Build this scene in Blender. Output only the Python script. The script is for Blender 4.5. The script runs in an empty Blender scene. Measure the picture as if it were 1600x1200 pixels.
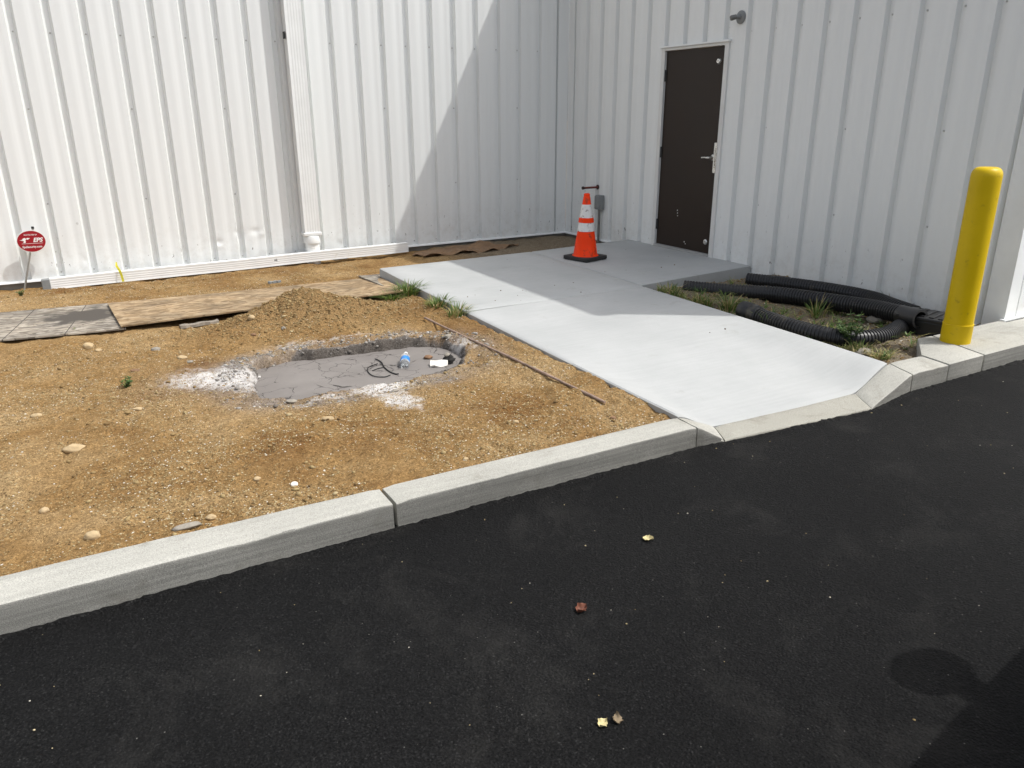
import bpy, bmesh, math, random
import numpy as np
from mathutils import Vector, Matrix

random.seed(7)
RNG = np.random.default_rng(11)
SC = bpy.context.scene
COL = SC.collection

# ------------------------------------------------------------------ camera
F_PX = 1201.48                      # focal length in pixels of the 1600 px wide photograph
CAM = Vector((-6.0999, -9.1818, 1.6098))
YAW, PITCH, ROLL = math.radians(29.623), math.radians(19.516), math.radians(-0.253)
FWD = Vector((math.sin(YAW) * math.cos(PITCH), math.cos(YAW) * math.cos(PITCH), -math.sin(PITCH)))
_r = Vector((math.cos(YAW), -math.sin(YAW), 0)); _u = _r.cross(FWD)
RGT = _r * math.cos(ROLL) + _u * math.sin(ROLL)
UPV = -_r * math.sin(ROLL) + _u * math.cos(ROLL)
cam_data = bpy.data.cameras.new('camera')
cam_data.sensor_width = 36.0
cam_data.lens = F_PX / 1600 * 36.0
cam_data.clip_start = 0.05; cam_data.clip_end = 600
cam = bpy.data.objects.new('camera', cam_data); COL.objects.link(cam)
M3 = Matrix((RGT, UPV, -FWD)).transposed()
cam.matrix_world = Matrix.Translation(CAM) @ M3.to_4x4()
SC.camera = cam

# ------------------------------------------------------------------ sky, sun, exposure
SUN_DIR = Vector((2.74, -1.88, 5.18)).normalized()
SUN_EL = math.asin(SUN_DIR.z); SUN_AZ = math.atan2(SUN_DIR.x, SUN_DIR.y)
world = bpy.data.worlds.new('World'); SC.world = world; world.use_nodes = True
wn, wl = world.node_tree.nodes, world.node_tree.links
sky = wn.new('ShaderNodeTexSky'); sky.sky_type = 'NISHITA'; sky.sun_disc = False
sky.sun_elevation = SUN_EL; sky.sun_rotation = SUN_AZ
sky.air_density = 1.0; sky.dust_density = 4.0; sky.ozone_density = 1.0
hs = wn.new('ShaderNodeHueSaturation'); hs.inputs['Saturation'].default_value = 0.4   # thin high cloud: a paler sky
wl.new(sky.outputs['Color'], hs.inputs['Color'])
wl.new(hs.outputs['Color'], wn['Background'].inputs['Color'])
wn['Background'].inputs['Strength'].default_value = 0.15
sun_d = bpy.data.lights.new('sun', 'SUN'); sun_d.energy = 2.1; sun_d.angle = math.radians(0.6)
sun_d.color = (1.0, 0.982, 0.945)
sun = bpy.data.objects.new('sun', sun_d); COL.objects.link(sun)
sun.rotation_euler = SUN_DIR.to_track_quat('Z', 'Y').to_euler(); sun.location = (4, -10, 12)
SC.view_settings.view_transform = 'Standard'; SC.view_settings.look = 'None'
SC.view_settings.exposure = 0.53; SC.view_settings.gamma = 1.0
SC.view_settings.use_curve_mapping = False
SC.render.engine = 'CYCLES'
SC.cycles.max_bounces = 6

# ------------------------------------------------------------------ helpers
def at(px, py, z):
    """point of the plane at height z that the photograph's pixel shows (used to measure the place)"""
    d = FWD + RGT * ((px - 800) / F_PX) - UPV * ((py - 600) / F_PX)
    return CAM + d * ((z - CAM.z) / d.z)

def mesh(name, verts, faces, mat=None, smooth=False, sharp=None):
    me = bpy.data.meshes.new(name)
    me.from_pydata([tuple(v) for v in verts], [], faces); me.update()
    if smooth:
        me.polygons.foreach_set('use_smooth', [True] * len(me.polygons))
        if sharp is not None: me.set_sharp_from_angle(angle=math.radians(sharp))
    if mat is not None: me.materials.append(mat)
    return me

def link(name, me, parent=None, loc=None, rot=None):
    o = bpy.data.objects.new(name, me); COL.objects.link(o)
    if parent is not None: o.parent = parent
    if loc is not None: o.location = loc
    if rot is not None: o.rotation_euler = rot
    return o

def empty(name, loc=(0, 0, 0), rz=0.0):
    o = bpy.data.objects.new(name, None); COL.objects.link(o)
    o.empty_display_size = 0.1; o.location = loc; o.rotation_euler = (0, 0, rz)
    return o

def tag(o, label, cat, group=None):
    o['label'] = label; o['category'] = cat
    if group: o['group'] = group
    return o

def struct(o): o['kind'] = 'structure'; return o
def stuff(o): o['kind'] = 'stuff'; return o

class MB:
    """collects shapes into one mesh"""
    def __init__(s): s.v = []; s.f = []
    def add(s, v, f):
        n = len(s.v); s.v += [tuple(a) for a in v]; s.f += [tuple(i + n for i in q) for q in f]; return s
    def box(s, x0, x1, y0, y1, z0, z1):
        return s.add([(x0, y0, z0), (x1, y0, z0), (x1, y1, z0), (x0, y1, z0), (x0, y0, z1), (x1, y0, z1), (x1, y1, z1), (x0, y1, z1)],
                     [(0, 3, 2, 1), (4, 5, 6, 7), (0, 1, 5, 4), (1, 2, 6, 5), (2, 3, 7, 6), (3, 0, 4, 7)])
    def prism(s, poly, z0, z1):
        n = len(poly)
        return s.add([(x, y, z0) for x, y in poly] + [(x, y, z1) for x, y in poly],
                     [tuple(range(n - 1, -1, -1)), tuple(range(n, 2 * n))] + [(i, (i + 1) % n, n + (i + 1) % n, n + i) for i in range(n)])
    def lathe(s, prof, c=(0, 0, 0), n=32, axis=None, cap=True):
        R = Matrix.Identity(3) if axis is None else Vector((0, 0, 1)).rotation_difference(Vector(axis).normalized()).to_matrix()
        vs = []
        for r, z in prof:
            for i in range(n):
                a = 2 * math.pi * i / n
                vs.append(R @ Vector((r * math.cos(a), r * math.sin(a), z)) + Vector(c))
        fs = [(j * n + i, j * n + (i + 1) % n, (j + 1) * n + (i + 1) % n, (j + 1) * n + i) for j in range(len(prof) - 1) for i in range(n)]
        if cap:
            fs.append(tuple(range(n - 1, -1, -1))); k = (len(prof) - 1) * n; fs.append(tuple(range(k, k + n)))
        return s.add(vs, fs)
    def tube(s, pts, rad, n=10, cap=True, up=(0, 0, 1)):
        pts = [Vector(q) for q in pts]; vs = []
        rad = rad if hasattr(rad, '__len__') else [rad] * len(pts)
        for i, q in enumerate(pts):
            t = (pts[min(i + 1, len(pts) - 1)] - pts[max(i - 1, 0)]).normalized()
            a = t.cross(Vector(up))
            if a.length < 1e-4: a = t.cross(Vector((1, 0, 0)))
            a.normalize(); b = a.cross(t)
            for k in range(n):
                w = 2 * math.pi * k / n
                vs.append(q + (a * math.cos(w) + b * math.sin(w)) * rad[i])
        m = len(pts)
        fs = [(j * n + i, j * n + (i + 1) % n, (j + 1) * n + (i + 1) % n, (j + 1) * n + i) for j in range(m - 1) for i in range(n)]
        if cap: fs += [tuple(range(n - 1, -1, -1)), tuple(range((m - 1) * n, m * n))]
        return s.add(vs, fs)
    def build(s, name, mat, parent=None, smooth=False, sharp=40, bevel=0, loc=None, rot=None):
        me = mesh(name, s.v, s.f, mat, smooth, sharp)
        bm = bmesh.new(); bm.from_mesh(me)
        bmesh.ops.recalc_face_normals(bm, faces=bm.faces)
        if bevel: 
            ed = [e for e in bm.edges if len(e.link_faces) == 2 and e.calc_face_angle(0) > 0.5]
            bmesh.ops.bevel(bm, geom=ed, offset=bevel, segments=2, affect='EDGES', profile=0.6)
        bm.to_mesh(me); bm.free()
        if smooth:
            me.polygons.foreach_set('use_smooth', [True] * len(me.polygons)); me.set_sharp_from_angle(angle=math.radians(sharp))
        return link(name, me, parent, loc, rot)

def catmull(pts, n):
    pts = [Vector(q) for q in pts]; out = []
    P = [pts[0] * 2 - pts[1]] + pts + [pts[-1] * 2 - pts[-2]]
    seg = len(pts) - 1
    for i in range(n + 1):
        t = i / n * seg; k = min(int(t), seg - 1); u = t - k
        a, b, c, d = P[k:k + 4]
        out.append(0.5 * (2 * b + (c - a) * u + (2 * a - 5 * b + 4 * c - d) * u * u + (3 * b - a - 3 * c + d) * u ** 3))
    return out

def _h(ix, iy, seed):
    n = (ix.astype(np.int64) * 374761393 + iy.astype(np.int64) * 668265263 + seed * 974711) & 0x7fffffff
    n = ((n ^ (n >> 13)) * 1274126177) & 0x7fffffff
    return ((n ^ (n >> 16)) & 0xffff) / 65535.0
def vnoise(x, y, seed=0):
    x = np.asarray(x, float); y = np.asarray(y, float)
    ix = np.floor(x); iy = np.floor(y); fx = x - ix; fy = y - iy
    fx = fx * fx * (3 - 2 * fx); fy = fy * fy * (3 - 2 * fy)
    a = _h(ix, iy, seed); b = _h(ix + 1, iy, seed); c = _h(ix, iy + 1, seed); d = _h(ix + 1, iy + 1, seed)
    return (a * (1 - fx) + b * fx) * (1 - fy) + (c * (1 - fx) + d * fx) * fy
def fbm(x, y, f, o=4, seed=0, gain=0.5):
    s = 0; a = 1; t = 0
    for i in range(o):
        s = s + a * (vnoise(x * f, y * f, seed + i * 17) - 0.5); t += a; a *= gain; f *= 2.07
    return s / t
def sst(a, b, x):
    t = np.clip((np.asarray(x, float) - a) / (b - a), 0, 1); return t * t * (3 - 2 * t)

# ------------------------------------------------------------------ materials
def new_mat(name):
    m = bpy.data.materials.new(name); m.use_nodes = True
    return m, m.node_tree.nodes, m.node_tree.links, m.node_tree.nodes['Principled BSDF']
def N(nodes, kind, **kw):
    n = nodes.new(kind)
    for k, v in kw.items():
        if k in n.inputs: n.inputs[k].default_value = v
        else: setattr(n, k, v)
    return n
def ramp(nodes, stops, interp='LINEAR'):
    r = nodes.new('ShaderNodeValToRGB'); r.color_ramp.interpolation = interp
    while len(r.color_ramp.elements) < len(stops): r.color_ramp.elements.new(0.5)
    for e, (p, c) in zip(r.color_ramp.elements, stops):
        e.position = p; e.color = (*c, 1) if len(c) == 3 else c
    return r
def mixc(nodes, links, fac, a, b, mode='MIX'):
    m = nodes.new('ShaderNodeMix'); m.data_type = 'RGBA'; m.blend_type = mode
    for sock, val in ((m.inputs[0], fac), (m.inputs[6], a), (m.inputs[7], b)):
        if hasattr(val, 'is_linked') or hasattr(val, 'links'): links.new(val, sock)
        elif isinstance(val, (int, float)): sock.default_value = val
        else: sock.default_value = (*val, 1)
    return m.outputs[2]
def math_(nodes, links, op, a, b=None, clamp=False):
    m = nodes.new('ShaderNodeMath'); m.operation = op; m.use_clamp = clamp
    for i, v in enumerate((a, b)):
        if v is None: continue
        if hasattr(v, 'links'): links.new(v, m.inputs[i])
        else: m.inputs[i].default_value = v
    return m.outputs[0]
def objco(nodes, links, scale=(1, 1, 1), world=True):
    mp = nodes.new('ShaderNodeMapping'); mp.inputs['Scale'].default_value = scale
    if world:
        g = nodes.new('ShaderNodeNewGeometry'); links.new(g.outputs['Position'], mp.inputs['Vector'])
    else:
        g = nodes.new('ShaderNodeTexCoord'); links.new(g.outputs['Object'], mp.inputs['Vector'])
    return mp.outputs[0]
def noise(nodes, links, vec, scale, detail=4, rough=0.55, dist=0.0):
    n = N(nodes, 'ShaderNodeTexNoise', Scale=scale, Detail=detail, Roughness=rough, Distortion=dist)
    links.new(vec, n.inputs['Vector']); return n.outputs['Fac']
def bump(nodes, links, bsdf, height, strength, dist, prev=None):
    b = N(nodes, 'ShaderNodeBump', Strength=strength, Distance=dist)
    links.new(height, b.inputs['Height'])
    if prev is not None: links.new(prev, b.inputs['Normal'])
    links.new(b.outputs[0], bsdf.inputs['Normal']); return b.outputs[0]

def plain(name, col, rough=0.5, metal=0.0, var=0.12, scale=12.0, bmp=0.0, bscale=60, bd=0.002, spec=0.5, dirt=None):
    m, n, l, b = new_mat(name)
    v = objco(n, l)
    f = noise(n, l, v, scale, 5, 0.6)
    c0 = tuple(max(0, c * (1 - var)) for c in col); c1 = tuple(min(1, c * (1 + var)) for c in col)
    r = ramp(n, [(0.3, c0), (0.7, c1)]); l.new(f, r.inputs[0]); out = r.outputs[0]
    if dirt:
        d = noise(n, l, v, dirt[1], 6, 0.65); rr = ramp(n, [(dirt[2], (0, 0, 0)), (dirt[2] + 0.12, (1, 1, 1))]); l.new(d, rr.inputs[0])
        out = mixc(n, l, rr.outputs[0], out, dirt[0])
    l.new(out, b.inputs['Base Color'])
    b.inputs['Metallic'].default_value = metal; b.inputs['Specular IOR Level'].default_value = spec
    rg = ramp(n, [(0.3, (max(0, rough - .08),) * 3), (0.7, (min(1, rough + .08),) * 3)]); l.new(f, rg.inputs[0]); l.new(rg.outputs[0], b.inputs['Roughness'])
    if bmp: bump(n, l, b, noise(n, l, v, bscale, 4, 0.6), bmp, bd)
    return m

def mat_panel():
    m, n, l, b = new_mat('white_painted_steel')
    v = objco(n, l); vs = objco(n, l, (7, 7, 0.22))
    f = noise(n, l, vs, 3.0, 5, 0.6)
    r = ramp(n, [(0.25, (0.772, 0.787, 0.776)), (0.6, (0.786, 0.801, 0.789)), (0.85, (0.795, 0.807, 0.797))]); l.new(f, r.inputs[0])
    # rain splash and scuffs on the lowest part of the sheet
    sx = n.new('ShaderNodeSeparateXYZ'); l.new(v, sx.inputs[0])
    low = N(n, 'ShaderNodeMapRange'); low.inputs[1].default_value = 0.55; low.inputs[2].default_value = 0.0; l.new(sx.outputs[2], low.inputs[0])
    sp = noise(n, l, v, 9.0, 7, 0.75); spr = ramp(n, [(0.47, (0, 0, 0)), (0.75, (1, 1, 1))]); l.new(sp, spr.inputs[0])
    fac = math_(n, l, 'MULTIPLY', math_(n, l, 'MULTIPLY', low.outputs[0], spr.outputs[0]), 0.38)
    c1 = mixc(n, l, fac, r.outputs[0], (0.36, 0.31, 0.23))
    chip = noise(n, l, objco(n, l, (1, 1, 0.5)), 21.0, 6, 0.62); chr_ = ramp(n, [(0.665, (0, 0, 0)), (0.68, (1, 1, 1))]); l.new(chip, chr_.inputs[0])
    low2 = N(n, 'ShaderNodeMapRange'); low2.inputs[1].default_value = 0.75; low2.inputs[2].default_value = 0.15; l.new(sx.outputs[2], low2.inputs[0])
    c2 = mixc(n, l, math_(n, l, 'MULTIPLY', math_(n, l, 'MULTIPLY', chr_.outputs[0], low2.outputs[0]), .8), c1, (0.16, 0.14, 0.12))
    l.new(c2, b.inputs['Base Color'])
    b.inputs['Roughness'].default_value = 0.42; b.inputs['Specular IOR Level'].default_value = 0.45
    oil = noise(n, l, objco(n, l, (3.2, 3.2, 0.55)), 1.0, 2, 0.4)
    bump(n, l, b, oil, 0.25, 0.010)
    return m
M_PANEL = mat_panel()
M_TRIM = plain('white_trim_metal', (0.80, 0.815, 0.805), 0.4, 0, 0.05, 4)
M_SCREW = plain('screw_head', (0.50, 0.50, 0.48), 0.4, 0.3, 0.3, 80)
M_FOUND = plain('foundation_concrete', (0.20, 0.19, 0.17), 0.9, 0, 0.3, 6, 0.6, 60)
M_PVC = plain('white_vinyl', (0.80, 0.81, 0.795), 0.35, 0, 0.04, 5, 0, 60, 0.002, 0.5, ((0.60, 0.56, 0.48), 7, 0.66))
M_DOOR = plain('brown_door_paint', (0.0255, 0.0165, 0.0118), 0.42, 0, 0.12, 3, 0.15, 150, 0.001, 0.25)
M_FRAME = plain('door_frame_paint', (0.68, 0.68, 0.66), 0.4, 0, 0.06, 4)
M_STEEL = plain('brushed_steel', (0.62, 0.61, 0.58), 0.28, 0.9, 0.1, 30)
M_DARKMET = plain('dark_metal', (0.03, 0.03, 0.03), 0.5, 0.3, 0.2, 30)
M_GREYBOX = plain('grey_electrical_box', (0.22, 0.23, 0.23), 0.55, 0.1, 0.12, 20, 0.2, 80)
M_GALV = plain('galvanised_conduit', (0.20, 0.20, 0.19), 0.45, 0.6, 0.2, 25)
M_RUST = plain('rusty_red_pipe', (0.16, 0.035, 0.025), 0.65, 0.1, 0.4, 40, 0.3, 120)
M_RUSTD = plain('rusty_dark_cap', (0.05, 0.03, 0.025), 0.7, 0.2, 0.3, 50)
M_ORANGE = plain('orange_cone_vinyl', (0.92, 0.050, 0.003), 0.5, 0, 0.05, 8, 0.1, 40, 0.002, 0.2, ((0.42, 0.05, 0.02), 14, 0.57))
M_REFL = plain('reflective_white_sleeve', (0.72, 0.71, 0.69), 0.35, 0, 0.05, 20, 0, 60, 0.002, 0.5, ((0.09, 0.045, 0.03), 17, 0.545))
M_RUBBER = plain('black_rubber', (0.022, 0.022, 0.022), 0.75, 0, 0.3, 18, 0.4, 80, 0.003)
M_YELLOW = plain('yellow_bollard_sleeve', (0.62, 0.43, 0.002), 0.45, 0, 0.07, 3, 0.12, 30, 0.002, 0.25, ((0.42, 0.29, 0.01), 17, 0.60))
M_HDPE = plain('black_corrugated_plastic', (0.014, 0.014, 0.015), 0.42, 0, 0.3, 10, 0, 60, 0.002, 0.5, ((0.06, 0.052, 0.04), 6, 0.60))
M_CARD = plain('brown_wet_cardboard', (0.20, 0.122, 0.066), 0.9, 0, 0.18, 7, 0.5, 40, 0.004)
M_RED = plain('red_sign_face', (0.30, 0.004, 0.012), 0.35, 0, 0.05, 20)
M_WHITE = plain('white_sign_print', (0.80, 0.80, 0.78), 0.45, 0, 0.03, 20)
M_BLACK = plain('black_print', (0.01, 0.01, 0.01), 0.5, 0, 0.1, 20)
M_STAKE = plain('aluminium_stake', (0.42, 0.42, 0.40), 0.35, 0.7, 0.1, 30)
M_TAPE = plain('yellow_tape', (0.62, 0.56, 0.02), 0.4, 0, 0.1, 20, 0, 60, 0.002, 0.5, ((0.02, 0.02, 0.02), 60, 0.58))
M_WIRE = plain('black_cable', (0.012, 0.011, 0.010), 0.6, 0, 0.3, 40)
M_STONE_TAN = plain('tan_stone', (0.44, 0.33, 0.19), 0.85, 0, 0.18, 30, 0.5, 90, 0.004, 0.3)
M_STONE_GREY = plain('grey_stone', (0.27, 0.245, 0.205), 0.85, 0, 0.2, 30, 0.5, 90, 0.004, 0.3)
M_STONE_WHITE = plain('white_stone', (0.72, 0.69, 0.62), 0.8, 0, 0.1, 30, 0.4, 90, 0.004, 0.3)
M_STONE_BROWN = plain('brown_stone', (0.22, 0.13, 0.075), 0.85, 0, 0.22, 30, 0.5, 90, 0.004, 0.3)
M_TAR = plain('black_tar_clod', (0.018, 0.016, 0.014), 0.85, 0, 0.4, 30, 0.8, 60, 0.006)
M_ROD = plain('rusty_wooden_rod', (0.29, 0.205, 0.16), 0.8, 0, 0.35, 24, 0.5, 90, 0.002)
M_SCRAP = plain('weathered_scrap_wood', (0.27, 0.235, 0.19), 0.9, 0, 0.3, 25, 0.6, 70, 0.003)
M_LEAFY = plain('yellow_dry_leaf', (0.56, 0.48, 0.25), 0.7, 0, 0.15, 60, 0.4, 160, 0.002)
M_LEAFR = plain('red_brown_dry_leaf', (0.15, 0.05, 0.026), 0.7, 0, 0.25, 60, 0.4, 160, 0.002)
M_LEAFB = plain('dull_brown_dry_leaf', (0.20, 0.15, 0.09), 0.75, 0, 0.2, 60, 0.4, 160, 0.002)

def mat_osb(name, c0, c1, c2, mud=None, lines=False):
    m, n, l, b = new_mat(name)
    v = objco(n, l, (16, 40, 20), world=False)
    vo = N(n, 'ShaderNodeTexVoronoi', Scale=1.0, Randomness=1.0); vo.feature = 'F1'
    nz = N(n, 'ShaderNodeTexNoise', Scale=0.9, Detail=3.0); l.new(v, nz.inputs['Vector'])
    vm = n.new('ShaderNodeVectorMath'); vm.operation = 'MULTIPLY_ADD'; l.new(nz.outputs['Color'], vm.inputs[0]); vm.inputs[1].default_value = (1.2, 1.2, 1.2); l.new(v, vm.inputs[2])
    l.new(vm.outputs[0], vo.inputs['Vector'])
    sep = n.new('ShaderNodeSeparateColor'); l.new(vo.outputs['Color'], sep.inputs[0])
    r = ramp(n, [(0.0, c0), (0.5, c1), (1.0, c2)]); l.new(sep.outputs[0], r.inputs[0])
    f = noise(n, l, objco(n, l, (1, 1, 1), False), 3.0, 6, 0.65); rr = ramp(n, [(0.35, (0.55, 0.55, 0.55)), (0.65, (1.12, 1.1, 1.06))]); l.new(f, rr.inputs[0])
    out = mixc(n, l, 1.0, r.outputs[0], rr.outputs[0], 'MULTIPLY')
    if lines:
        sp_ = n.new('ShaderNodeSeparateXYZ'); l.new(objco(n, l, (1, 1, 1), False), sp_.inputs[0])
        md = math_(n, l, 'PINGPONG', sp_.outputs[0], 0.205); out = mixc(n, l, math_(n, l, 'LESS_THAN', md, 0.004), out, (0.06, 0.05, 0.045))
    if mud:
        v2 = objco(n, l, (1, 1, 1), False)
        sx = n.new('ShaderNodeVectorMath'); sx.operation = 'DISTANCE'
        sc_ = n.new('ShaderNodeVectorMath'); sc_.operation = 'MULTIPLY'; l.new(v2, sc_.inputs[0]); sc_.inputs[1].default_value = (1, 1.15, 0)
        l.new(sc_.outputs[0], sx.inputs[0]); sx.inputs[1].default_value = mud
        d = math_(n, l, 'ADD', sx.outputs['Value'], math_(n, l, 'MULTIPLY', math_(n, l, 'SUBTRACT', noise(n, l, v2, 5, 5, .6), 0.5), 0.9))
        mr = ramp(n, [(0.24, (1, 1, 1)), (0.40, (0, 0, 0))]); l.new(d, mr.inputs[0])
        out = mixc(n, l, mr.outputs[0], out, (0.075, 0.066, 0.056))
    l.new(out, b.inputs['Base Color']); b.inputs['Roughness'].default_value = 0.85; b.inputs['Specular IOR Level'].default_value = 0.3
    bump(n, l, b, sep.outputs[0], 0.4, 0.003)
    return m
M_OSB = mat_osb('tan_strand_board', (0.20, 0.135, 0.075), (0.33, 0.235, 0.135), (0.46, 0.355, 0.23))
M_OSBG = mat_osb('grey_weathered_strand_board', (0.14, 0.12, 0.098), (0.29, 0.255, 0.21), (0.44, 0.405, 0.35), (0.86, 0.10, 0.0), True)

def mat_concrete(name, c0, c1, speck=0.0, sbump=0.25, broom=None, stain=(0.3, 0.27, 0.2), stain_at=0.66, bc=(0.93, 1.05)):
    m, n, l, b = new_mat(name)
    v = objco(n, l)
    f = noise(n, l, v, 1.6, 7, 0.62)
    r = ramp(n, [(0.28, c0), (0.72, c1)]); l.new(f, r.inputs[0]); out = r.outputs[0]
    g = noise(n, l, v, 260, 3, 0.7); gr = ramp(n, [(0.3, (1 - speck,) * 3), (0.7, (1 + speck,) * 3)]); l.new(g, gr.inputs[0])
    out = mixc(n, l, 1.0, out, gr.outputs[0], 'MULTIPLY')
    s = noise(n, l, v, 4.5, 8, 0.7, 0.6); sr = ramp(n, [(stain_at, (0, 0, 0)), (stain_at + 0.16, (0.55, 0.55, 0.55))]); l.new(s, sr.inputs[0])
    out = mixc(n, l, sr.outputs[0], out, stain)
    if broom:
        bs = noise(n, l, objco(n, l, broom), 1.0, 5, 0.6); br = ramp(n, [(0.32, (bc[0],) * 3), (0.68, (bc[1],) * 3)]); l.new(bs, br.inputs[0])
        out = mixc(n, l, 1.0, out, br.outputs[0], 'MULTIPLY')
    l.new(out, b.inputs['Base Color']); b.inputs['Roughness'].default_value = 0.85; b.inputs['Specular IOR Level'].default_value = 0.3
    p = bump(n, l, b, g, sbump, 0.0025)
    if broom: bump(n, l, b, bs, 0.25, 0.003, p)
    return m
M_SLAB = mat_concrete('new_broomed_concrete', (0.365, 0.375, 0.370), (0.435, 0.442, 0.436), 0.05, 0.12, (3.2, 42, 10), (0.29, 0.28, 0.255), 0.60, (0.965, 1.03))
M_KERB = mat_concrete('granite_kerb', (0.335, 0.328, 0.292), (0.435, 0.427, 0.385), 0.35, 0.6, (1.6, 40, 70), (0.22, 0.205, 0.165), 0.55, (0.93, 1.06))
M_KERB_SHADE = mat_concrete('granite_kerb_shade_face', (0.18, 0.177, 0.160), (0.255, 0.25, 0.225), 0.4, 0.8, (1.0, 75, 75), (0.115, 0.105, 0.085), 0.56, (0.80, 1.15))  # kerb fronts: side shade painted in as darker granite, plus scratch streaks
M_KERBF = mat_concrete('flush_kerb_concrete', (0.29, 0.28, 0.24), (0.37, 0.36, 0.315), 0.4, 0.7, None, (0.16, 0.14, 0.105), 0.55)

def mat_asphalt():
    m, n, l, b = new_mat('fresh_asphalt')
    v = objco(n, l)
    big = noise(n, l, v, 0.9, 6, 0.62, 0.3); fine = noise(n, l, v, 150, 4, 0.75)
    r = ramp(n, [(0.30, (0.0058, 0.0058, 0.006)), (0.62, (0.0085, 0.0085, 0.0086)), (0.80, (0.013, 0.0128, 0.0124))]); l.new(big, r.inputs[0])
    fr = ramp(n, [(0.36, (0.2, 0.2, 0.2)), (0.52, (0.95, 0.95, 0.95)), (0.68, (2.2, 2.2, 2.2))]); l.new(fine, fr.inputs[0])
    out = mixc(n, l, 1.0, r.outputs[0], fr.outputs[0], 'MULTIPLY')
    va = N(n, 'ShaderNodeTexVoronoi', Scale=210.0); l.new(v, va.inputs['Vector']); sa_ = n.new('ShaderNodeSeparateColor'); l.new(va.outputs['Color'], sa_.inputs[0])
    ar = ramp(n, [(0.0, (0.5, 0.5, 0.5)), (0.7, (1.0, 1.0, 1.0)), (0.95, (1.5, 1.5, 1.48)), (1.0, (3.0, 3.0, 2.9))]); l.new(sa_.outputs[1], ar.inputs[0])
    out = mixc(n, l, 1.0, out, ar.outputs[0], 'MULTIPLY')
    # dusty smears
    d = noise(n, l, v, 2.6, 8, 0.72, 0.4); dr = ramp(n, [(0.52, (0, 0, 0)), (0.66, (0.18, 0.18, 0.18)), (0.85, (0.55, 0.55, 0.55))]); l.new(d, dr.inputs[0])
    out = mixc(n, l, dr.outputs[0], out, (0.05, 0.048, 0.044))
    # pale aggregate chips
    vo = N(n, 'ShaderNodeTexVoronoi', Scale=85.0); l.new(v, vo.inputs['Vector'])
    sep = n.new('ShaderNodeSeparateColor'); l.new(vo.outputs['Color'], sep.inputs[0])
    pick = math_(n, l, 'GREATER_THAN', sep.outputs[0], 0.988); near = math_(n, l, 'LESS_THAN', vo.outputs['Distance'], 0.17)
    out = mixc(n, l, math_(n, l, 'MULTIPLY', pick, near), out, (0.17, 0.165, 0.15))
    l.new(out, b.inputs['Base Color'])
    rg = ramp(n, [(0.3, (0.62,) * 3), (0.7, (0.85,) * 3)]); l.new(fine, rg.inputs[0]); l.new(rg.outputs[0], b.inputs['Roughness'])
    b.inputs['Specular IOR Level'].default_value = 0.13
    vb = N(n, 'ShaderNodeTexVoronoi', Scale=115.0); l.new(v, vb.inputs['Vector'])
    p = bump(n, l, b, vb.outputs['Distance'], 0.8, 0.006)
    bump(n, l, b, fine, 0.8, 0.006, p)
    return m
M_ASPH = mat_asphalt()

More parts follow.
